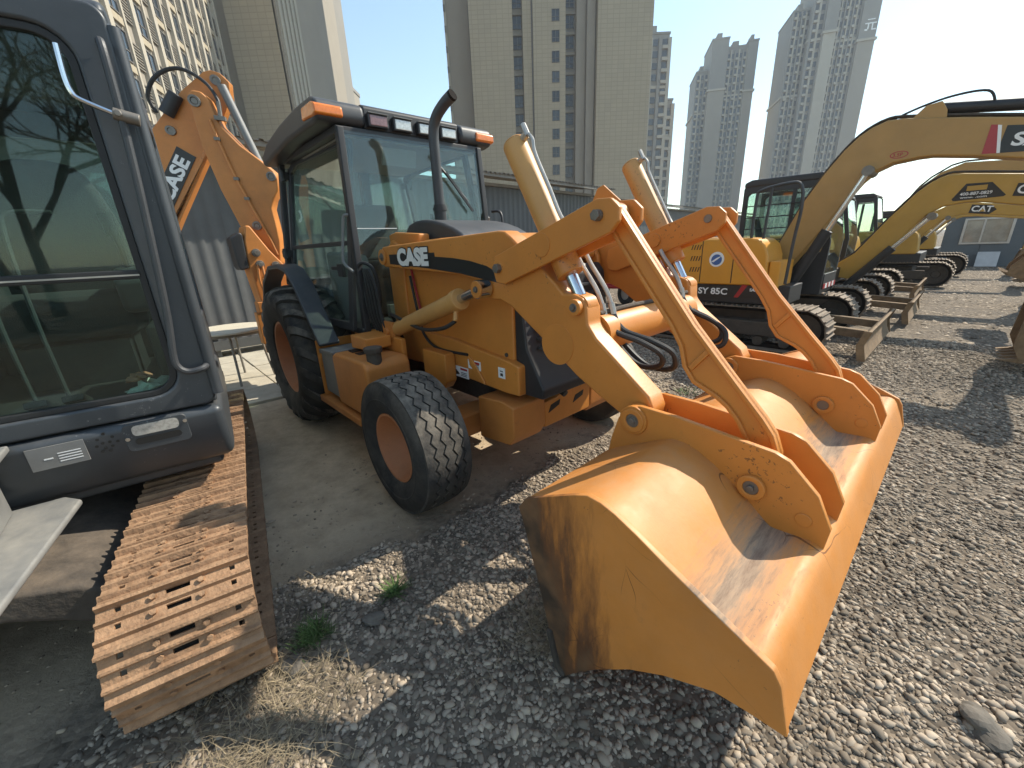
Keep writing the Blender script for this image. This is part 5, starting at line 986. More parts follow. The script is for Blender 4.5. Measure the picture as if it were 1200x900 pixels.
def excavator(name, label, yc, cfg, group=None):
    g = lambda k, d=None: cfg.get(k, d)
    t = thing(name, label, 'excavator', loc2w(0, yc), YAW, group)
    gy, tw, x0, x1, H = g('gauge', 0.88), g('tw', 0.45), g('x0', 0.55), g('x1', 3.22), g('H', 0.66)
    me = shoe_mesh(tw, 0.15, False).mesh('track_shoe', g('shoe_mat', 'rustgrey'))
    for s in (-1, 1): crawler(t, s*gy, tw, x0, x1, H, g('nshoe', 40), me)
    xm = (x0+x1)/2
    mb = MB(); mb.b2(xm-0.5, xm+0.5, -gy+0.1, gy-0.1, 0.30, 0.56); mb.build('car_body', 'darksteel', t, 0.03); mb = MB(); mb.cyl((xm, 0, 0.56), (xm, 0, 0.70), 0.42, n=28); mb.build('slew_ring', 'darksteel', t)
    if g('blade', True): dozer_blade(t, g('xb', 3.58), gy+tw/2, 0.06, 0.36)
    bm, hs, cm = g('body', 'syorange'), g('hw', 1.10), g('cabm', 'black')
    zb = 0.70
    # upper body: black skirt, coloured side panels with rounded front corner, rear counterweight
    mb = MB(); mb.b2(xm-1.30, xm+0.62, -hs+0.03, hs-0.03, zb-0.04, zb+0.24); mb.build('turntable', 'black', t, 0.02)
    xr = xm-1.25; xf = xm+0.50
    P = [(xr, zb+0.22), (xf, zb+0.22), (xf+0.03, zb+0.30), (xf, zb+0.62), (xf-0.05, zb+0.76), (xf-0.14, zb+0.84), (xf-0.26, zb+0.86), (xr, zb+0.88)]
    mb = MB(); mb.prism(P, -hs, -0.42); body = mb.build('engine_cover', bm, t, 0.03, 3)
    mb = MB(); mb.prism([(xr-0.02, zb+0.20), (xm-0.4, zb+0.20), (xm-0.4, zb+0.88), (xr-0.02, zb+0.90)], -0.418, hs); mb.build('rear_cover', bm, t, 0.03, 3)
    cw = [(xr-0.30, -hs*0.7), (xr-0.42, 0), (xr-0.30, hs*0.7), (xr-0.02, hs*0.98), (xr-0.02, -hs*0.98)]; mb = MB(); mb.prism(cw, zb+0.02, zb+0.85, 'z'); mb.build('counterweight', g('cwm', 'char'), t, 0.04, 3)
    if g('panels'):
        for xx in (xf-0.43, xf-0.88): mb = MB(); mb.b2(xx-0.006, xx+0.006, -hs-0.003, -hs+0.01, zb+0.25, zb+0.84); mb.build('panel_gap', 'inkblack', body)
        for i in range(3):
            for k in range(4): mb = MB(); x_ = xf-1.05+k*0.04; z_ = zb+0.72-i*0.16; mb.prism([(x_, z_), (x_+0.014, z_), (x_+0.034, z_+0.07), (x_+0.020, z_+0.07)], -hs-0.003, -hs+0.01); mb.build('vent_slot', 'inkblack', body)
        mb = MB(); mb.b2(xr, xf-0.02, -hs-0.006, -hs+0.01, zb+0.05, zb+0.215); st_ = mb.build('side_stripe', 'inkblack', body)
        text_obj('model_lettering', 'SY 85C', 'white', st_, (xf-0.88, -hs-0.008, zb+0.085), (1, 0, 0), (0, 0, 1), 0.125, 0.003, 0.001, 1.12)
        mb = MB(); mb.prism([(xf-0.36, zb+0.05), (xf-0.30, zb+0.05), (xf-0.19, zb+0.225), (xf-0.26, zb+0.235)], -hs-0.009, -hs-0.0065); mb.build('red_slash', 'red', st_)
        text_obj('maker_lettering', 'SANY', 'white', st_, (xf-0.16, -hs-0.008, zb+0.145), (1, 0, 0), (0, 0, 1), 0.055, 0.002, 0.001)
        mb = MB(); mb.cyl((xf-0.66, -hs-0.004, zb+0.58), (xf-0.66, -hs+0.004, zb+0.58), 0.105, n=32); bd = mb.build('round_badge', 'white', body); mb = MB(); mb.cyl((xf-0.66, -hs-0.007, zb+0.575), (xf-0.66, -hs-0.0045, zb+0.575), 0.075, n=28); mb.build('badge_centre', 'blue', bd)
        mb = MB(); mb.prism([(xf-0.73, zb+0.55), (xf-0.66, zb+0.60), (xf-0.59, zb+0.63), (xf-0.64, zb+0.585), (xf-0.70, zb+0.54)], -hs-0.009, -hs-0.0072); mb.build('badge_wave', 'white', bd)
        rl = [(xf-0.25, -hs+0.05, zb+0.82), (xf-0.25, -hs+0.05, 2.05), (xf-0.20, -hs+0.05, 2.15), (xf+0.10, -hs+0.05, 2.20), (xf+0.24, -hs+0.05, 2.16), (xf+0.28, -hs+0.06, 1.9), (xf+0.25, -hs+0.08, 1.5), (xf+0.23, -hs+0.10, 0.95)]
        mb = MB(); mb.tube(rl, 0.02, 8, 4); mb.tube([(xf-0.08, -hs+0.05, 2.19), (xf-0.10, -hs+0.05, zb+0.84)], 0.018, 8, 1); mb.build('handrail', 'char', t)
        mb = MB(); mb.b2(xf+0.02, xf+0.16, -hs+0.05, -0.45, zb+0.05, zb+0.55); mb.build('tool_box', 'syorange', t, 0.02); mb = MB(); mb.b2(xf+0.16, xf+0.30, -hs+0.1, -0.40, zb-0.02, zb+0.22); mb.build('front_step', 'black', t, 0.01)
    # cab on the far (left) side
    cx0, cx1, cy0, cy1, cz0, cz1 = g('cab', (1.55, 2.82, 0.12, 1.02, 0.70, 2.36))
    for s, y_ in ((-1, cy0), (1, cy1)):
        O_ = [(cx0, cz0), (cx1-0.02, cz0), (cx1, cz0+0.75), (cx1-0.16, cz1-0.05), (cx1-0.22, cz1), (cx0+0.06, cz1), (cx0, cz1-0.06)]
        I_ = [(cx0+0.07, cz0+0.62), (cx1-0.10, cz0+0.62), (cx1-0.07, cz0+0.78), (cx1-0.22, cz1-0.12), (cx1-0.26, cz1-0.14), (cx0+0.11, cz1-0.14), (cx0+0.07, cz1-0.18)]
        mb = MB(); frame_mb(mb, O_, I_, y_-s*0.0, y_-s*0.05, 'y'); cf = mb.build('cab_side', cm, t, 0.006)
        quad_pane('side_glass', [(p[0], y_-s*0.025, p[1]) for p in I_], 0.005, 'glass', cf, (0, 1, 0))
        mb = MB(); mb.b2((cx0+cx1)/2+0.05, (cx0+cx1)/2+0.10, y_-0.02-s*0.025, y_+0.02-s*0.025, cz0+0.6, cz1-0.12); mb.build('cab_post', cm, cf)
        if s < 0 and g('panels'):
            for k in range(4): mb = MB(); mb.cyl((cx0+0.06, y_-0.03, 1.52+k*0.17), (cx1-0.15, y_-0.03, 1.52+k*0.17), 0.008, n=6); mb.build('guard_bar', 'black', cf)
    mb = MB(); mb.prism([(cx0, cz1-0.05), (cx1-0.19, cz1-0.05), (cx1-0.17, cz1), (cx1-0.25, cz1+0.05), (cx0+0.1, cz1+0.06), (cx0, cz1+0.02)], cy0-0.01, cy1+0.01); mb.build('cab_roof', g('roofm', cm), t, 0.025, 3)
    mb = MB(); mb.b2(cx0+0.02, cx1-0.04, cy0+0.052, cy1-0.052, cz0, cz0+0.07); mb.b2(cx0, cx0+0.05, cy0+0.052, cy1-0.052, cz0, cz0+0.75); mb.build('cab_floor', cm, t)
    quad_pane('windscreen', [(cx1-0.01, cy0+0.05, cz0+0.30), (cx1-0.01, cy1-0.05, cz0+0.30), (cx1-0.0, cy1-0.05, cz0+0.78), (cx1-0.17, cy1-0.05, cz1-0.06), (cx1-0.17, cy0+0.05, cz1-0.06), (cx1, cy0+0.05, cz0+0.78)], 0.006, 'glass', t, (-1, 0, 0))
    quad_pane('rear_glass', [(cx0+0.03, cy0+0.06, cz0+0.75), (cx0+0.03, cy1-0.06, cz0+0.75), (cx0+0.03, cy1-0.06, cz1-0.07), (cx0+0.03, cy0+0.06, cz1-0.07)], 0.006, 'glass', t, (1, 0, 0))
    mb = MB(); mb.b2(cx1-0.06, cx1+0.0, cy0+0.055, cy1-0.055, cz0+0.07, cz0+0.30); mb.build('cab_front', cm, t, 0.01)
    if g('panels'):
        me_r = MB().b2(-0.003, 0.003, -0.06, 0.06, 0, 0.07).mesh('reflector', 'white'); me_w = MB().b2(-0.003, 0.003, -0.06, 0.06, 0, 0.07).mesh('reflector', 'red')
        for k in range(7): inst('reflector_tape', me_r if k % 2 else me_w, t, (cx1+0.005, cy0+0.12+k*0.11, cz0+0.08))
    mb = MB(); mb.prism([(cx0+0.25, 1.15), (cx0+0.22, 1.30), (cx0+0.65, 1.30), (cx0+0.66, 1.2)], (cy0+cy1)/2-0.22, (cy0+cy1)/2+0.22); se = mb.build('operator_seat', 'seat', t, 0.03)
    mb = MB(); mb.prism([(cx0+0.22, 1.28), (cx0+0.12, 1.85), (cx0+0.22, 1.88), (cx0+0.36, 1.30)], (cy0+cy1)/2-0.2, (cy0+cy1)/2+0.2); mb.build('seat_back', 'seat', se, 0.04)
    # boom, rams, stick, bucket in the machine's centre plane
    by = g('boom_y', -0.12); bw = g('bw', 0.13); top, bot = cfg['top'], cfg['bot']
    mb = MB(); mb.prism(top+bot[::-1], by-bw, by+bw); bo_ = mb.build('boom', g('boomm', 'ochre'), t, 0.02)
    f0 = top[0]; mb = MB(); mb.b2(f0[0]-0.25, f0[0]+0.28, by-bw-0.06, by-bw-0.02, zb, f0[1]+0.15); mb.b2(f0[0]-0.25, f0[0]+0.28, by+bw+0.02, by+bw+0.06, zb, f0[1]+0.15); mb.build('boom_foot', g('boomm', 'ochre'), t, 0.02)
    mb = MB(); mb.tube([(p[0], by, p[1]+0.03) for p in top[1:]], 0.016, 6, 2); mb.tube([(p[0], by-0.06, p[1]+0.03) for p in top[1:]], 0.016, 6, 2); mb.build('boom_lines', 'darksteel', bo_)
    c = cfg['ram']; a_ = Vector((c[0][0], by, c[0][1])); b_ = Vector((c[1][0], by, c[1][1])); m_ = a_.lerp(b_, g('ramf', 0.58))
    for s in g('ramsides', (-1,)):
        o_ = Vector((0, s*(bw+0.07), 0)); mb = MB(); mb.cyl(a_+o_, m_+o_, 0.07, n=16); cy_ = mb.build('boom_ram', 'black', t, 0.006); mb = MB(); mb.cyl(m_+o_, b_+o_, 0.035, n=14); mb.build('ram_rod', 'chrome', cy_)
        mb = MB(); mb.cyl(b_+o_*1.2, b_-o_*0.8, 0.06, n=16); mb.build('ram_pin', 'steel', cy_)
    s_ = cfg['sticktop']; e_ = cfg['stickend']; d_ = (Vector(e_)-Vector(s_)).normalized(); nn = Vector((-d_.y, d_.x)); q = lambda tt, oo: tuple(Vector(s_)+d_*tt+nn*oo); ln = (Vector(e_)-Vector(s_)).length
    mb = MB(); mb.prism([q(-0.45, 0.16), q(-0.42, 0.02), q(0, -0.14), q(0.25, -0.13), q(ln+0.06, -0.06), q(ln+0.06, 0.08), q(0.2, 0.20), q(-0.2, 0.22)], by-bw*0.8, by+bw*0.8); mb.build('stick', g('stickm', g('boomm', 'ochre')), t, 0.015)
    if cfg.get('sram'):
        c = cfg['sram']; a_ = Vector((c[0][0], by, c[0][1])); b_ = Vector((c[1][0], by, c[1][1])); m_ = a_.lerp(b_, 0.7); mb = MB(); mb.cyl(a_, m_, 0.06, n=16); cy_ = mb.build('stick_ram', 'black', t, 0.006); mb = MB(); mb.cyl(m_, b_, 0.035, n=12); mb.build('ram_rod', 'chrome', cy_)
        mb = MB(); mb.prism([(a_.x-0.22, a_.z-0.16), (a_.x-0.05, a_.z+0.03), (a_.x+0.08, a_.z+0.05), (a_.x+0.14, a_.z-0.05), (a_.x+0.16, a_.z-0.2)], by-0.10, by-0.07); mb.prism([(a_.x-0.22, a_.z-0.16), (a_.x-0.05, a_.z+0.03), (a_.x+0.08, a_.z+0.05), (a_.x+0.14, a_.z-0.05), (a_.x+0.16, a_.z-0.2)], by+0.07, by+0.10); mb.build('ram_bracket', g('boomm', 'ochre'), cy_, 0.008)
        mb = MB(); mb.tube([(a_.x-0.45, by-0.05, a_.z-0.10), (a_.x-0.15, by-0.05, a_.z+0.02), (a_.x+0.15, by-0.05, a_.z+0.085), (a_.x+0.42, by-0.05, a_.z+0.07), (a_.x+0.50, by-0.03, a_.z-0.06)], 0.012, 6); mb.build('ram_hoses', 'hose', cy_)
    bkk = bucket_small(t, e_[0], e_[1], g('bk', 1.0), 0.75, 'mud', g('bang', 0.0)); bkk.location = (0, by, 0)
    return t, bo_, by-bw

MT['rustgrey'] = mat('dusty_track_steel', (0.20, 0.155, 0.115), 0.75, metal=0.2, var=0.25, vs=8, dust=0.5, dcol=(0.36, 0.29, 0.21), rand=0.12)
SYT = [(2.02, 1.00), (2.17, 1.40), (2.41, 1.99), (2.60, 2.34), (2.79, 2.62), (2.92, 2.76), (3.04, 2.84), (3.18, 2.89), (3.34, 2.88), (3.86, 2.78), (4.32, 2.68), (5.25, 2.46)]
SYB = [(2.32, 1.00), (2.47, 1.25), (2.69, 1.58), (2.90, 1.96), (3.05, 2.20), (3.16, 2.31), (3.32, 2.385), (3.55, 2.41), (3.68, 2.41), (4.02, 2.35), (4.42, 2.26), (5.25, 2.24)]
shr = lambda P: [(4.23+(x-4.23)*0.968, 1.57+(z-1.57)*0.968) for x, z in P]
SYT = shr(SYT); SYB = shr(SYB)
t, bo_, yf = excavator('crawler_excavator', 'orange excavator with black cab and dusty ochre boom, nearest beyond the loader bucket', 5.5,
    dict(top=SYT, bot=SYB, ram=((2.42, 0.66), (3.14, 2.30)), sticktop=(5.25, 2.36), stickend=(4.92, 0.90), sram=((3.58, 2.90), (5.3, 2.62)), bk=0.95, bang=0.1, panels=True))
mb = MB(); mb.prism([(4.22, 2.585), (4.20, 2.325), (4.95, 2.265), (4.95, 2.465)], yf-0.004, yf+0.004); dd = mb.build('boom_decal', 'inkblack', bo_)
mb = MB(); mb.prism([(4.10, 2.615), (4.09, 2.335), (4.20, 2.325), (4.15, 2.605)], yf-0.005, yf+0.003); mb.build('red_flash', 'red', dd); mb = MB(); mb.prism([(4.15, 2.603), (4.20, 2.325), (4.225, 2.323), (4.18, 2.595)], yf-0.006, yf+0.003); mb.build('white_flash', 'white', dd)
text_obj('boom_lettering', 'SANY', 'white', dd, (4.28, yf-0.007, 2.385), (1, 0, -0.13), (0.13, 0, 1), 0.17, 0.005, 0.001, 1.25)
mb = MB(); ov = [(3.395+0.085*math.cos(2*PI*i/24), 2.445+0.04*math.sin(2*PI*i/24)) for i in range(24)]; ovi = [(3.395+0.075*math.cos(2*PI*i/24), 2.445+0.032*math.sin(2*PI*i/24)) for i in range(24)]; frame_mb(mb, ov, ovi, yf-0.003, yf+0.003, 'y'); ob = mb.build('oval_mark', 'red', bo_)
text_obj('oval_lettering', '3.5P', 'red', ob, (3.335, yf-0.003, 2.425), (1, 0, 0.02), (0, 0, 1), 0.055, 0.001, 0.001)

def cat_logo(bo_, yf, x, z, sz, slope):
    mb = MB(); mb.prism([(x-0.03*sz, z-0.06*sz), (x+0.75*sz, z-0.10*sz+slope*0.8*sz), (x+0.98*sz, z+0.14*sz+slope*sz), (x+0.75*sz, z+0.36*sz+slope*0.8*sz), (x+0.02*sz, z+0.36*sz)], yf-0.004, yf+0.003); d = mb.build('logo_plate', 'inkblack', bo_)
    text_obj('logo_lettering', 'CAT', 'white', d, (x+0.03*sz, yf-0.006, z+0.02*sz), (1, 0, slope), (-slope, 0, 1), 0.40*sz, 0.010*sz, 0.001, 1.0)
    mb = MB(); mb.prism([(x+0.36*sz, z+0.02*sz+slope*0.4*sz), (x+0.58*sz, z+0.02*sz+slope*0.5*sz), (x+0.47*sz, z+0.17*sz+slope*0.5*sz)], yf-0.0085, yf-0.0065); mb.build('logo_triangle', 'yellow', d)
C2T = [(2.20, 0.98), (2.46, 0.98), (2.74, 1.20), (3.12, 1.80), (3.40, 2.18), (3.55, 2.32), (3.71, 2.40), (3.90, 2.40), (4.53, 2.31), (5.3, 2.18)]
C2B = [(2.40, 0.78), (2.72, 0.72), (3.13, 1.02), (3.38, 1.50), (3.59, 1.80), (3.75, 1.92), (4.00, 1.96), (4.2, 1.95), (4.63, 1.86), (5.3, 1.92)]
t, bo_, yf = excavator('crawler_excavator', 'yellow excavator with rounded black cab and phone number decal on its boom', 8.5,
    dict(top=C2T, bot=C2B, ram=((2.72, 0.60), (3.66, 1.78)), sticktop=(5.3, 2.06), stickend=(5.0, 1.25), bk=0.62, bang=-0.5, body='yellow', boomm='yellow', cab=(1.45, 2.55, 0.12, 1.02, 0.70, 2.25), roofm='char', hw=1.0, gauge=0.8, tw=0.4, x0=0.7, x1=3.2, xb=3.72))
mb = MB(); mb.prism([(3.84, 2.02), (3.96, 2.24), (4.24, 2.23), (4.42, 2.03), (4.40, 2.01), (3.86, 1.99)], yf-0.004, yf+0.003); dd = mb.build('phone_decal', 'inkblack', bo_)
mb = MB(); mb.b2(3.98, 4.20, yf-0.006, yf-0.0045, 2.13, 2.20); mb.build('decal_bar', 'yellow', dd); text_obj('phone_lettering', '400-887-0829', 'white', dd, (3.92, yf-0.006, 2.065), (1, 0, 0), (0, 0, 1), 0.062, 0.001, 0.001); text_obj('web_lettering', 'www. .com', 'white', dd, (3.93, yf-0.006, 2.02), (1, 0, 0), (0, 0, 1), 0.04, 0.0005, 0.001, 1.6)
cat_logo(bo_, yf, 4.50, 2.03, 0.42, -0.08)
C3T = [(1.9, 1.0), (2.3, 1.20), (2.80, 1.82), (3.16, 2.45), (3.45, 2.72), (3.77, 2.86), (4.55, 2.80), (5.6, 2.60)]
C3B = [(2.2, 0.85), (2.7, 1.05), (3.2, 1.70), (3.5, 2.15), (3.8, 2.36), (4.2, 2.40), (4.7, 2.34), (5.6, 2.34)]
t, bo_, yf = excavator('crawler_excavator', 'dull ochre excavator second behind the orange one, boom against the sky', 11.6, dict(top=C3T, bot=C3B, ram=((2.6, 0.66), (3.6, 2.2)), sticktop=(5.6, 2.46), stickend=(5.5, 1.0), sram=((4.15, 2.72), (5.7, 2.95)), body='yellow', boomm='ochre', cab=(1.4, 2.6, 0.12, 1.02, 0.70, 2.40), bk=0.9))
mb = None
C4T = [(2.1, 1.0), (2.5, 1.0), (2.9, 1.55), (3.3, 2.05), (3.6, 2.22), (3.9, 2.24), (4.9, 2.06), (5.6, 1.9)]
C4B = [(2.3, 0.8), (2.8, 0.85), (3.2, 1.45), (3.5, 1.80), (3.8, 1.92), (4.1, 1.92), (4.95, 1.80), (5.6, 1.7)]
t, bo_, yf = excavator('crawler_excavator', 'small yellow excavator farther down the row, dark tracks on gravel', 15.6, dict(top=C4T, bot=C4B, ram=((2.8, 0.7), (3.6, 1.85)), sticktop=(5.6, 1.8), stickend=(5.4, 0.8), body='yellow', boomm='yellow', blade=False, x0=1.3, x1=4.05, H=0.72, cab=(1.9, 3.0, 0.12, 1.02, 0.72, 2.1), bk=0.8))
cat_logo(bo_, yf, 3.98, 1.98, 0.50, -0.10)
excavator('crawler_excavator', 'farthest yellow excavator beside the grey hut', 19.6, dict(top=C4T, bot=C4B, ram=((2.8, 0.7), (3.6, 1.85)), sticktop=(5.6, 1.8), stickend=(5.4, 0.8), body='yellow', boomm='yellow', blade=False, x0=1.4, x1=4.25, H=0.75, cab=(1.9, 3.0, 0.12, 1.02, 0.72, 2.1), bk=0.8))
# ------------------------------------------------------------------ slate grey excavator in the left foreground
EX, EY, EYAW = -2.6374, 1.9411, R(-55)
E_ = thing('slate_excavator', 'dark slate grey excavator cab and rusty crawler track in the left foreground', 'excavator', (EX, EY, 0), EYAW)
# its undercarriage is slewed a little against the upper body
ua = R(-58)-EYAW
def uw(x, y, z=0): return (math.cos(ua)*x-math.sin(ua)*y, math.sin(ua)*x+math.cos(ua)*y, z)
near_shoe = shoe_mesh(0.42, 0.135, True).mesh('track_shoe', 'rust')
# track centre in machine space, rotated by ua
def near_track(yc, x1, length, H, w_):
    x0 = x1-length; root = MB()
    ch = crawler(E_, 0, w_, 0, length, H, 42, near_shoe)
    o = Vector(uw(x0, yc)); ch.matrix_local = Matrix.Translation((o.x+TO[0], o.y+TO[1], 0)) @ Matrix.Rotation(ua, 4, 'Z')
    return ch
idl = Vector((1.411, 0.724))                           # front idler centre of the visible track
TO = (0, 0)
c_, s_ = math.cos(-ua), math.sin(-ua); ix, iy = c_*idl.x-s_*idl.y, s_*idl.x+c_*idl.y
H_ = 0.56
near_track(iy, ix+H_/2, 2.75, H_, 0.42)
near_track(iy-1.62, ix+H_/2, 2.75, H_, 0.42)
# cross frame with an arched underside in front of the slew ring
fr = MB(); y0_, y1_ = iy-1.42, iy-0.20; n_ = 12
ar = [(y0_+(y1_-y0_)*i/n_, 0.16+0.33*math.sin(PI*i/n_)**0.7) for i in range(n_+1)]
fr.prism([(y1_, 0.40), (y1_-0.12, 0.48), (y1_-0.35, 0.555), (y1_-0.6, 0.575), (y0_+0.35, 0.555), (y0_+0.12, 0.48), (y0_, 0.40)]+ar, ix-1.5, ix-0.16, 'x')
o = fr.build('cross_frame', 'darksteel', E_, 0.02); o.rotation_euler = (0, 0, ua)
mb = MB(); mb.cyl((0, 0, 0.45), (0, 0, 0.68), 0.5, n=32); mb.build('slew_ring', 'darksteel', E_)
mb = MB(); mb.prism([(-1.2, -0.95), (-0.9, -1.0), (0.6, -0.9), (0.80, -0.25), (0.80, 0.90), (-0.9, 0.95), (-1.2, 0.8)], 0.62, 0.72, 'z'); mb.build('turntable', 'slate', E_, 0.02)
mb = MB(); mb.prism([(-1.25, -0.95), (-0.65, -0.98), (-0.65, 0.93), (-1.25, 0.93), (-1.5, 0.5), (-1.5, -0.5)], 0.721, 1.55, 'z'); mb.build('engine_cover', 'slate', E_, 0.04, 3)
mb = MB(); mb.prism([(-0.64, -0.95), (0.55, -0.90), (0.55, -0.45), (-0.64, -0.45)], 0.721, 1.35, 'z'); mb.build('side_box', 'slate', E_, 0.04, 3)
CX, CY0, CY1 = 0.895, -0.10, 0.945            # cab front plane, right and left sides
Z0, Z1 = 0.66, 2.42
# skirt below the cab
mb = MB(); mb.prism([(CX+0.02, 0.945), (CX+0.012, 0.80), (CX-0.06, 0.67), (CX-0.25, 0.63), (-0.6, 0.63), (-0.6, 0.945)], CY0-0.25, CY1+0.01); sk = mb.build('cab_skirt', 'slate', E_, 0.035, 4)
# front frame with rounded window opening
no = rrect(CY0, CY1, 0.955, Z1, 0.05, 6); ni = rrect(CY0+0.06, CY1-0.06-0.05, 1.03, Z1-0.09, 0.10, 6)
mb = MB(); frame_mb(mb, no, ni, CX-0.055, CX, 'x'); ff = mb.build('cab_front_frame', 'slate', E_, 0.012, 3)
# rubber gasket
gi = rrect(CY0+0.085, CY1-0.135, 1.055, Z1-0.115, 0.08, 6); mb = MB(); frame_mb(mb, ni, gi, CX-0.045, CX-0.012, 'x'); mb.build('window_seal', 'hose', ff, 0.004)
YS = CY1-0.11; YR = CY0+0.06
for nm, za, zb_ in (('upper_windscreen', 1.545, Z1-0.09), ('lower_windscreen', 1.03, 1.515)):
    P = [p for p in rrect(YR, YS, 1.03, Z1-0.09, 0.10, 6)]
    Q = [(y_, min(max(z_, za), zb_)) for y_, z_ in P]; R2 = []
    for q in Q:
        if not R2 or (abs(q[0]-R2[-1][0])+abs(q[1]-R2[-1][1])) > 1e-4: R2.append(q)
    mb = MB(); mb.prism(R2, CX-0.035, CX-0.029, 'x'); mb.build(nm, 'glass2', ff)
mb = MB(); mb.b2(CX-0.045, CX-0.012, YR+0.01, YS-0.01, 1.513, 1.548); rl = mb.build('window_rail', 'hose', ff, 0.005)
mb = MB(); mb.b2(CX-0.012, CX-0.008, YR+0.02, YS-0.02, 1.525, 1.531); mb.build('rail_strip', 'zinc', rl)
# sides, roof, rear of the cab
for y_, s in ((CY0, 1), (CY1, -1)):
    O_ = [(CX-0.03, 0.955), (CX-0.03, Z1-0.06), (CX-0.12, Z1), (-0.55, Z1), (-0.60, Z1-0.06), (-0.60, 0.955)]; I_ = [(CX-0.13, 1.25), (CX-0.13, Z1-0.16), (CX-0.20, Z1-0.12), (-0.48, Z1-0.12), (-0.52, Z1-0.17), (-0.52, 1.25)]
    mb = MB(); frame_mb(mb, O_, I_, y_, y_+s*0.05, 'y'); cs_ = mb.build('cab_side', 'slate', E_, 0.012, 3)
    mb = MB(); mb.b2(0.10, 0.17, min(y_, y_+s*0.05)+0.004, max(y_, y_+s*0.05)-0.004, 1.24, Z1-0.11); mb.build('side_post', 'slate', cs_)
    quad_pane('side_glass', [(p[0], y_+s*0.025, p[1]) for p in I_], 0.005, 'glass', cs_, (0, 1, 0))
mb = MB(); frame_mb(mb, rrect(CY0+0.05, CY1-0.05, 0.96, Z1-0.02, 0.04, 3), rrect(CY0+0.13, CY1-0.13, 1.60, Z1-0.16, 0.06, 3), -0.60, -0.56, 'x'); rb_ = mb.build('cab_rear', 'slate', E_, 0.01)
quad_pane('rear_glass', [(-0.58, CY0+0.12, 1.58), (-0.58, CY1-0.12, 1.58), (-0.58, CY1-0.12, Z1-0.15), (-0.58, CY0+0.12, Z1-0.15)], 0.005, 'glass', rb_, (1, 0, 0))
mb = MB(); mb.prism([(CX-0.02, Z1-0.03), (CX-0.03, Z1+0.015), (CX-0.12, Z1+0.05), (0.3, Z1+0.065), (-0.55, Z1+0.05), (-0.60, Z1-0.03)], CY0, CY1); rf_ = mb.build('cab_roof', 'slate', E_, 0.03, 3)
mb = MB(); mb.prism([(CY0+0.1, Z1+0.05), (CY0+0.2, Z1+0.09), (CY1-0.3, Z1+0.085), (CY1-0.2, Z1+0.05)], 0.0, CX-0.16, 'x'); mb.build('roof_hatch', 'silver', rf_, 0.015)
# left pillar: handrail tube and hooked bracket
mb = MB(); mb.tube([(CX+0.01, 0.91, 2.30), (CX+0.05, 0.915, 2.27), (CX+0.05, 0.91, 2.06), (CX+0.05, 0.90, 1.85), (CX+0.05, 0.885, 1.62), (CX+0.05, 0.865, 1.36), (CX+0.05, 0.845, 1.20), (CX+0.05, 0.85, 1.15), (CX+0.05, 0.88, 1.125), (CX+0.045, 0.93, 1.13), (CX-0.01, 0.945, 1.135)], 0.013, 10, 6); mb.build('handrail', 'char', E_)
mb = MB(); mb.tube([(CX+0.055, 0.80, 2.26), (CX+0.055, 0.795, 2.17), (CX+0.055, 0.80, 2.125), (CX+0.055, 0.82, 2.105), (CX+0.055, 0.905, 2.07)], 0.0085, 8, 6); hk = mb.build('mirror_bar', 'chrome', E_)
mb = MB(); mb.cyl((CX+0.055, 0.89, 2.075), (CX+0.055, 0.96, 2.06), 0.02, n=14); mb.cyl((CX+0.075, 0.905, 2.072), (CX+0.082, 0.905, 2.072), 0.012, n=6); mb.build('bar_clamp', 'steel', hk, 0.003)
mb = MB(); mb.cyl((CX+0.0, 0.955, 1.0), (CX-0.02, 0.955, 2.36), 0.022, n=12); mb.build('drip_tube', 'slate', E_)
# skirt details
zs = 0.885; bx = CX+0.0165
mb = MB(); mb.prism(rrect(0.605, 0.82, 0.815, 0.94, 0.02, 3), CX-0.01, bx+0.002, 'x'); lp = mb.build('lamp_bezel', 'slate', sk, 0.004)
mb = MB(); mb.prism(rrect(0.635, 0.79, 0.885, 0.93, 0.016, 3), bx, bx+0.006, 'x'); mb.build('lamp_lens', 'lens', lp); mb = MB(); mb.prism(rrect(0.635, 0.79, 0.845, 0.873, 0.012, 3), bx, bx+0.004, 'x'); mb.build('vent_slot', 'inkblack', lp)
for y_, z_ in ((0.615, 0.878), (0.812, 0.908)): mb = MB(); mb.cyl((bx, y_, z_), (bx+0.007, y_, z_), 0.008, n=10); mb.build('screw', 'chrome', lp)
mb = MB(); mb.b2(CX+0.012, CX+0.0205, 0.33, 0.49, 0.83, 0.92); pl_ = mb.build('rating_plate', 'silver', sk)
mb = MB()
for k in range(4): mb.b2(CX+0.0205, CX+0.0215, 0.41, 0.475, 0.85+k*0.011, 0.8535+k*0.011)
mb.b2(CX+0.0205, CX+0.0215, 0.37, 0.395, 0.868, 0.873); mb.build('plate_print', 'white', pl_)
hm = MB().cyl((0, 0, 0), (0.005, 0, 0), 0.006, n=10).mesh('horn_hole', 'inkblack')
for y_, z_ in ((0.528, 0.904), (0.55, 0.923), (0.573, 0.904), (0.539, 0.885), (0.561, 0.885), (0.52, 0.877), (0.584, 0.881), (0.543, 0.863), (0.565, 0.866), (0.531, 0.851), (0.554, 0.848)): inst('horn_hole', hm, sk, (CX+0.0135, y_, z_))
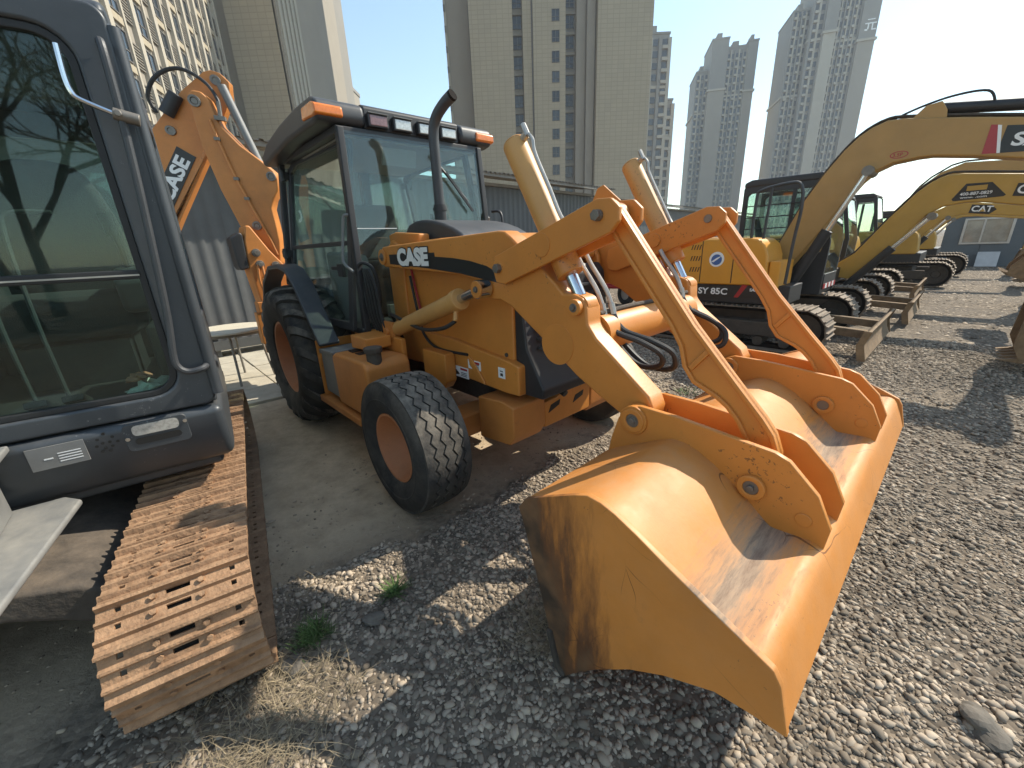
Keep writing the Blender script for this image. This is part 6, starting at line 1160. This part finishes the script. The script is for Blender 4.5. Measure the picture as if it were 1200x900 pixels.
# light grey bracket and step beside the cab
mb = MB(); mb.prism([(0.88, 0.18), (0.88, 0.37), (0.95, 0.43), (1.60, 0.37), (1.60, 0.26), (1.06, 0.24)], 0.665, 0.69, 'z'); mb.build('swing_bracket', 'silver', E_, 0.008)
mb = MB(); mb.prism([(0.92, 0.21), (0.92, 0.24), (1.60, 0.29), (1.60, 0.26)], 0.691, 0.93, 'z'); mb.build('bracket_web', 'silver', E_, 0.006)
mb = MB(); mb.prism([(0.91, 0.14), (0.91, 0.30), (1.60, 0.35), (1.60, 0.19)], 0.931, 0.955, 'z'); mb.build('bracket_flange', 'silver', E_, 0.006)
mb = MB(); mb.prism([(0.6, -0.55), (0.6, -0.13), (1.15, -0.16), (1.15, -0.50)], 0.55, 1.25, 'z'); mb.build('boom_foot', 'slate', E_, 0.03)
mb = MB(); mb.prism([(0.75, 0.75), (1.15, 0.75), (1.0, 2.6), (0.35, 3.4), (0.1, 3.3), (0.6, 2.4)], -0.40, -0.18); mb.build('boom', 'slate', E_, 0.02)
# cab interior
mb = MB(); mb.b2(-0.55, CX-0.06, CY0+0.06, CY1-0.06, 0.95, 0.985); mb.build('cab_floor', 'black', E_)
sy = 0.42
mb = MB(); mb.prism([(-0.25, 1.20), (-0.28, 1.42), (0.22, 1.46), (0.28, 1.40), (0.24, 1.22)], sy-0.26, sy+0.26); se = mb.build('operator_seat', 'seat', E_, 0.05, 3)
mb = MB(); mb.prism(smooth_poly([(sy-0.26, 1.40), (sy-0.27, 1.75), (sy-0.20, 2.02), (sy-0.12, 2.10), (sy+0.12, 2.10), (sy+0.20, 2.02), (sy+0.27, 1.75), (sy+0.26, 1.40)]), -0.34, -0.20, 'x'); mb.build('seat_back', 'seat', se, 0.04, 3)
mb = MB(); mb.b2(-0.2, 0.2, sy-0.2, sy+0.2, 0.985, 1.20); mb.build('seat_base', 'black', se)
for s in (-1, 1):
    mb = MB(); mb.prism([(-0.2, 1.30), (-0.2, 1.52), (0.32, 1.56), (0.40, 1.50), (0.36, 1.34)], sy+s*0.30-0.06, sy+s*0.30+0.06); cs_ = mb.build('arm_console', 'char', E_, 0.03, 3)
    mb = MB(); mb.tube([(0.30, sy+s*0.30, 1.54), (0.32, sy+s*0.30, 1.66), (0.33, sy+s*0.29, 1.74)], 0.014, 8); mb.cyl((0.33, sy+s*0.29, 1.70), (0.335, sy+s*0.285, 1.80), 0.024, 0.03, n=12); mb.build('joystick', 'black', cs_)
mb = MB(); mb.tube([(0.62, sy-0.09, 0.98), (0.60, sy-0.10, 1.35), (0.55, sy-0.10, 1.70), (0.54, sy-0.13, 1.78), (0.54, sy-0.25, 1.79)], 0.008, 8); mb.tube([(0.62, sy+0.01, 0.98), (0.60, sy, 1.35), (0.55, sy, 1.70), (0.54, sy+0.03, 1.78), (0.54, sy+0.15, 1.785)], 0.008, 8); mb.build('travel_levers', 'char', E_)
for s in (-0.07, 0.04): mb = MB(); mb.box((0.66, sy+s, 1.02), (0.12, 0.07, 0.03), Matrix.Rotation(R(-25), 3, 'Y')); mb.build('pedal', 'black', E_, 0.006)
mb = MB(); mb.b2(-0.55, -0.36, CY0+0.08, CY1-0.08, 0.985, 1.56); mb.build('rear_shelf', 'black', E_, 0.02)
mb = MB(); mb.b2(0.30, 0.62, CY1-0.20, CY1-0.07, 0.985, 1.30); mb.build('side_console', 'black', E_, 0.02)
# crumpled cloth and packets lying on the cab floor behind the lower glass
MT['cloth'] = mat('pale_crumpled_cloth', (0.50, 0.52, 0.46), 0.9, var=0.25, vs=12)
MT['fabricred'] = mat('brown_wrapper', (0.40, 0.17, 0.10), 0.6, var=0.3, vs=20)
def crumple(name, c, s_, seed, mt, label, cat, parent_xf=None):
    bm = bmesh.new(); bmesh.ops.create_icosphere(bm, subdivisions=3, radius=1); r_ = random.Random(seed)
    K = [(r_.uniform(2, 9), r_.uniform(2, 9), r_.uniform(2, 9), r_.uniform(0, 6), r_.uniform(0.06, 0.16)) for _ in range(7)]
    for v in bm.verts:
        d = 1+sum(k[4]*math.sin(k[0]*v.co.x+k[1]*v.co.y+k[2]*v.co.z+k[3]) for k in K); v.co = Vector((v.co.x*s_[0]*d, v.co.y*s_[1]*d, max(v.co.z*d, -0.45)*s_[2]+0.45*s_[2]))
    me = bpy.data.meshes.new(name); bm.to_mesh(me); bm.free(); me.materials.append(MT[mt]); o = bpy.data.objects.new(name, me); COL.objects.link(o); o.location = c; return tag(o, label, cat)
def ew(x, y, z=0): c, s = math.cos(EYAW), math.sin(EYAW); return (EX+c*x-s*y, EY+s*x+c*y, z)
crumple('crumpled_cloth', ew(0.74, 0.71, 0.986), (0.05, 0.11, 0.06), 3, 'cloth', 'pale crumpled cloth behind the lower windscreen of the slate cab', 'cloth')
crumple('wrapper', ew(0.74, 0.69, 1.085), (0.03, 0.05, 0.02), 5, 'fabricred', 'small brown wrapper on top of the crumpled cloth in the slate cab', 'wrapper')
# ------------------------------------------------------------------ grey hut, table, bench, red tricycle, small things
MT['hut'] = mat('grey_hut_panel', (0.105, 0.125, 0.14), 0.6, var=0.08, vs=1.5, dust=0.15)
MT['alu'] = mat('aluminium_frame', (0.50, 0.48, 0.45), 0.4, metal=0.5)
MT['tabletop'] = mat('pale_wood_top', (0.56, 0.50, 0.38), 0.6, var=0.12, vs=6, stretch=(1, 6, 1))
h0 = loc2w(3.3, 24.6); t = thing('site_hut', 'dark grey site hut with a pale framed window at the end of the excavator row', 'hut', h0, YAW)
pm = MB().b2(0.006, 1.14, 0, 0.06, 0, 2.35).mesh('wall_panel', 'hut', 0.004)
for i in range(9): inst('wall_panel', pm, t, (i*1.15, 0, 0))
mb = MB(); mb.b2(-0.02, 10.4, 0.06, 3.4, 0, 2.33); mb.build('hut_core', 'hut', t); mb = MB(); mb.b2(-0.2, 10.6, -0.25, 3.6, 2.36, 2.46); mb.build('roof', 'fenceroof', t)
mb = MB(); frame_mb(mb, [(0.50, 0.90), (1.92, 0.90), (1.92, 1.93), (0.50, 1.93)], [(0.58, 0.97), (1.84, 0.97), (1.84, 1.86), (0.58, 1.86)], -0.05, 0.02, 'y'); mb.b2(1.06, 1.12, -0.04, 0.0, 0.97, 1.86); wd = mb.build('window', 'alu', t)
MT['curtain'] = mat('window_pale', (0.30, 0.27, 0.22), 0.3, var=0.25, vs=3, coat=0.6)
for x0, x1 in ((0.585, 1.055), (1.125, 1.835)): mb = MB(); mb.b2(x0, x1, -0.02, -0.006, 0.975, 1.855); mb.build('pane', 'curtain', wd)
mb = MB(); mb.b2(3.4, 4.2, -0.03, 0.0, 0.05, 2.0); mb.build('door', 'char', t)
t = thing('leaning_board', 'pale board leaning against the grey hut below its window', 'board', loc2w(4.75, 24.25), YAW); mb = MB(); mb.box((0, 0, 0.30), (0.62, 0.03, 0.62), Matrix.Rotation(R(-22), 3, 'X')); mb.build('panel', 'alu', t)
mb = MB(); mb.box((0, 0.03, 0.02), (0.62, 0.10, 0.04)); mb.build('foot_batten', 'fenceroof', t)
t = thing('block_stack', 'low stack of pale blocks at the foot of the grey hut', 'blocks', loc2w(3.9, 24.1), YAW)
for k in range(4): mb = MB(); mb.b2(-0.3+random.uniform(-.03, .03), 0.3, -0.15, 0.15, k*0.12, k*0.12+0.11); mb.build('block', 'alu', t, 0.01)
# round table
tx = Vector((-3.62, 5.25, 0)); t = thing('round_table', 'round pale topped table with thin legs behind the slate cab', 'table', tx)
mb = MB(); mb.cyl((0, 0, 0.70), (0, 0, 0.725), 0.46, n=48); mb.build('table_top', 'tabletop', t, 0.006); mb = MB(); mb.ring((0, 0, 0.66), (0, 0, 0.70), 0.40, 0.38); mb.build('apron', 'fenceroof', t)
for k in range(4): a_ = k*PI/2+0.5; mb = MB(); mb.tube([(0.30*math.cos(a_), 0.30*math.sin(a_), 0.70), (0.33*math.cos(a_), 0.33*math.sin(a_), 0.35), (0.38*math.cos(a_), 0.38*math.sin(a_), 0.0)], 0.015, 8); mb.build('leg', 'fenceroof', t)
MT['bench'] = mat('dark_bench', (0.085, 0.085, 0.08), 0.7, var=0.2)
bw_ = loc2w(-4.1, -1.2); t = thing('low_bench', 'low dark bench along the corrugated wall behind the round table', 'bench', bw_, YAW+PI/2)
mb = MB(); mb.b2(-1.4, 1.4, -0.25, 0.25, 0.34, 0.40); mb.build('seat', 'bench', t, 0.01); mb = MB(); mb.b2(-1.38, 1.38, -0.24, -0.20, 0.14, 0.30); mb.build('front_board', 'bench', t, 0.008)
for x in (-1.3, 0, 1.3): mb = MB(); mb.b2(x-0.05, x+0.05, -0.2, 0.2, 0, 0.34); mb.build('leg', 'bench', t)
# red cargo tricycle half hidden behind the loader arms
rw = Vector((2.75, 11.6, 0)); t = thing('cargo_tricycle', 'red and white vehicle half hidden behind the loader arms', 'tricycle', rw, R(-65))
mb = MB(); mb.prism([(-1.3, 0.45), (-1.3, 0.95), (0.15, 0.95), (0.15, 0.45)], -0.55, 0.55); mb.build('cargo_box', 'red', t, 0.02); mb = MB(); mb.prism([(0.2, 0.40), (0.2, 1.0), (0.35, 1.55), (0.55, 1.6), (0.75, 1.1), (0.95, 0.85), (1.0, 0.45)], -0.38, 0.38); cb_ = mb.build('front_cowl', 'red', t, 0.05, 3)
mb = MB(); mb.prism([(0.15, 1.62), (0.2, 1.70), (0.75, 1.68), (0.78, 1.60)], -0.5, 0.5); mb.build('canopy', 'white', t, 0.02); mb = MB(); mb.prism([(0.56, 1.15), (0.50, 1.55), (0.53, 1.55), (0.72, 1.15)], -0.36, 0.36); mb.build('windshield', 'glass', t)
for s in (-1, 1): mb = MB(); mb.cyl((0.1, s*0.45, 0.9), (0.2, s*0.45, 1.64), 0.015, n=8); mb.build('canopy_post', 'char', t)
mb = MB(); mb.prism([(0.98, 0.55), (1.0, 0.55), (0.97, 0.70), (0.95, 0.70)], -0.15, 0.15); mb.build('lamp', 'white', cb_)
for (x, y_) in ((0.85, 0.0), (-0.8, 0.5), (-0.8, -0.5)):
    mb = MB(); mb.lathe([(-0.05, 0.16), (-0.07, 0.24), (-0.05, 0.29), (0.05, 0.29), (0.07, 0.24), (0.05, 0.16)], (x, y_, 0.29), n=24); w_ = mb.build('wheel', 'hose', t); mb = MB(); mb.cyl((x, y_-0.03, 0.29), (x, y_+0.03, 0.29), 0.17, n=18); mb.build('rim', 'alu', w_)
# rag on the far end of the bucket
MT['rag'] = mat('purple_white_rag', (0.16, 0.12, 0.25), 0.8, var=0.8, vs=35)
crumple('rag', loc2w(3.97, 0.93, 0.668), (0.05, 0.06, 0.055), 9, 'rag', 'small purple and white crumpled bag lying at the far end of the bucket', 'bag')
# loose rocks
MT['rock'] = mat('grey_rock', (0.13, 0.112, 0.09), 0.9, var=0.3, vs=14, bump=0.3, bs=25)
def unproj(px, py):
    x = (px-600)/FPX; y = (py-450)/FPX; d = fw+cR*x-cU*y; return Vector((0, 0, CAM_H))+d*(-CAM_H/d.z)
for k, (px, py, sz, lab) in enumerate(((438, 727, 0.05, 'pale round stone on the gravel left of the bucket'), (1150, 852, 0.07, 'flat half buried rock at the lower right corner'), (345, 782, 0.06, 'rough flat stone beside the green weed'), (890, 405, 0.08, 'dusty rock between the bucket link and the excavator track'))):
    p = unproj(px, py); bm = bmesh.new(); bmesh.ops.create_icosphere(bm, subdivisions=3, radius=1); r_ = random.Random(k); K = [(r_.uniform(1, 5), r_.uniform(1, 5), r_.uniform(1, 5), r_.uniform(0, 6)) for _ in range(6)]
    for v in bm.verts:
        d_ = 1+0.07*sum(math.sin(a*v.co.x+b*v.co.y+c*v.co.z+e) for a, b, c, e in K); v.co = Vector((v.co.x*sz*d_, v.co.y*sz*0.7*d_, v.co.z*sz*0.42*d_))
    me = bpy.data.meshes.new('rock'); bm.to_mesh(me); bm.free(); me.materials.append(MT['rock']); o = bpy.data.objects.new('rock', me); COL.objects.link(o); o.location = (p.x, p.y, sz*0.15); o.rotation_euler = (0, 0, k*1.3); tag(o, lab, 'rock', 'loose rocks on the gravel')
# dry straw and green weeds
MT['straw'] = mat('dry_straw', (0.28, 0.22, 0.135), 0.9, var=0.35, vs=3, island=0.35)
MT['weed'] = mat('green_weed', (0.075, 0.125, 0.030), 0.8, var=0.3, vs=5, island=0.3)
def blades(name, pts, n, ln, wd, up_, mt, spread):
    V = []; Fq = []
    for _ in range(n):
        c = random.choice(pts); p = unproj(*c[:2])+Vector((random.gauss(0, spread), random.gauss(0, spread), 0)); a_ = random.uniform(0, 2*PI); el = random.uniform(*up_); l_ = ln*random.uniform(0.4, 1.3); d = Vector((math.cos(a_)*math.cos(el), math.sin(a_)*math.cos(el), math.sin(el))); sd_ = Vector((-math.sin(a_), math.cos(a_), 0))*wd
        z0 = random.uniform(0.008, 0.03); q = []
        for k in range(4):
            t_ = k/3; pp = p+Vector((0, 0, z0))+d*l_*t_+Vector((math.cos(a_+1.2), math.sin(a_+1.2), -0.5*math.sin(el)))*(l_*0.22*t_*t_); pp.z = max(pp.z, 0.006); w_ = 1-0.75*t_; q.append((pp-sd_*w_, pp+sd_*w_))
        o = len(V)
        for aa, bb in q: V += [tuple(aa), tuple(bb)]
        for k in range(3): Fq.append((o+2*k, o+2*k+1, o+2*k+3, o+2*k+2))
    me = bpy.data.meshes.new(name); me.from_pydata(V, [], Fq); me.materials.append(MT[mt]); o = bpy.data.objects.new(name, me); COL.objects.link(o); return o
pts = [(300+random.gauss(0, 40), 850+random.gauss(0, 45)) for _ in range(60)]+[(340+random.gauss(0, 30), 770+random.gauss(0, 35)) for _ in range(30)]+[(380, 870), (420, 890), (250, 880)]
tag(blades('dry_grass', pts, 1100, 0.085, 0.0013, (0.0, 0.45), 'straw', 0.05), 'dry straw scattered beside the rusty track', 'straw', kind='stuff')
pts = [(635+random.gauss(0, 12), 735+random.gauss(0, 20)) for _ in range(20)]+[(600, 760), (560, 800), (660, 700)]
tag(blades('dry_grass', pts, 420, 0.10, 0.001, (0.0, 0.5), 'straw', 0.05), 'dry twigs and straw at the heel of the bucket', 'straw', kind='stuff')
tag(blades('weed', [(368, 748)], 330, 0.06, 0.0022, (0.3, 1.2), 'weed', 0.032), 'small bushy green weed beside the rusty track', 'weed', 'green weeds in the gravel')
tag(blades('weed', [(463, 697)], 110, 0.075, 0.0032, (0.25, 0.9), 'weed', 0.010), 'starry green weed with narrow leaves in the sunlit gravel', 'weed', 'green weeds in the gravel')
tag(blades('weed', [(806, 462)], 60, 0.07, 0.004, (0.3, 1.1), 'weed', 0.05), 'tiny green weed behind the bucket link', 'weed', 'green weeds in the gravel')

# bare trees that the cab windows mirror
MT['bark'] = mat('grey_bark', (0.10, 0.085, 0.07), 0.9, var=0.2, vs=5)
def bare_tree(loc, h_, seed, label):
    t = thing('bare_tree', label, 'tree', loc, 0, 'bare trees mirrored in the cab windscreen'); r_ = random.Random(seed); tr = MB(); br = MB()
    def grow(mb, p, d, l_, rad, lev):
        q = p; P = [p]
        for k in range(3): d = (d+Vector((r_.gauss(0, 0.10), r_.gauss(0, 0.10), 0.03))).normalized(); q = q+d*l_/3; P.append(q)
        n = 8 if lev == 0 else (5 if lev < 3 else 3); mb.tube(P, [rad*(1-0.15*k) for k in range(4)], n, 1)
        if lev < 5:
            for k in range(4 if lev < 2 else 3):
                a_ = r_.uniform(0, 2*PI); s_ = r_.uniform(0.35, 0.75); o_ = d.orthogonal().normalized(); o2 = d.cross(o_); nd = (d+(o_*math.cos(a_)+o2*math.sin(a_))*s_).normalized()
                grow(br, P[-1] if k else P[2], nd, l_*r_.uniform(0.58, 0.78), rad*0.58, lev+1)
    grow(tr, Vector((0, 0, 0)), Vector((0, 0, 1)), h_*0.30, h_*0.018, 0)
    tr.build('trunk', 'bark', t); br.build('crown', 'bark', t)
for k, (x, y, hh) in enumerate(((7.0, -10.5, 9.5), (3.2, -11.5, 10.5), (9.5, -14.0, 10.5), (0.4, -13.0, 10.0), (5.2, -15.0, 11.5), (11.5, -9.2, 9.5), (2.0, -17.5, 11))):
    bare_tree((x, y, 0), hh, 11+k, 'leafless tree mirrored in the windscreen of the slate cab')
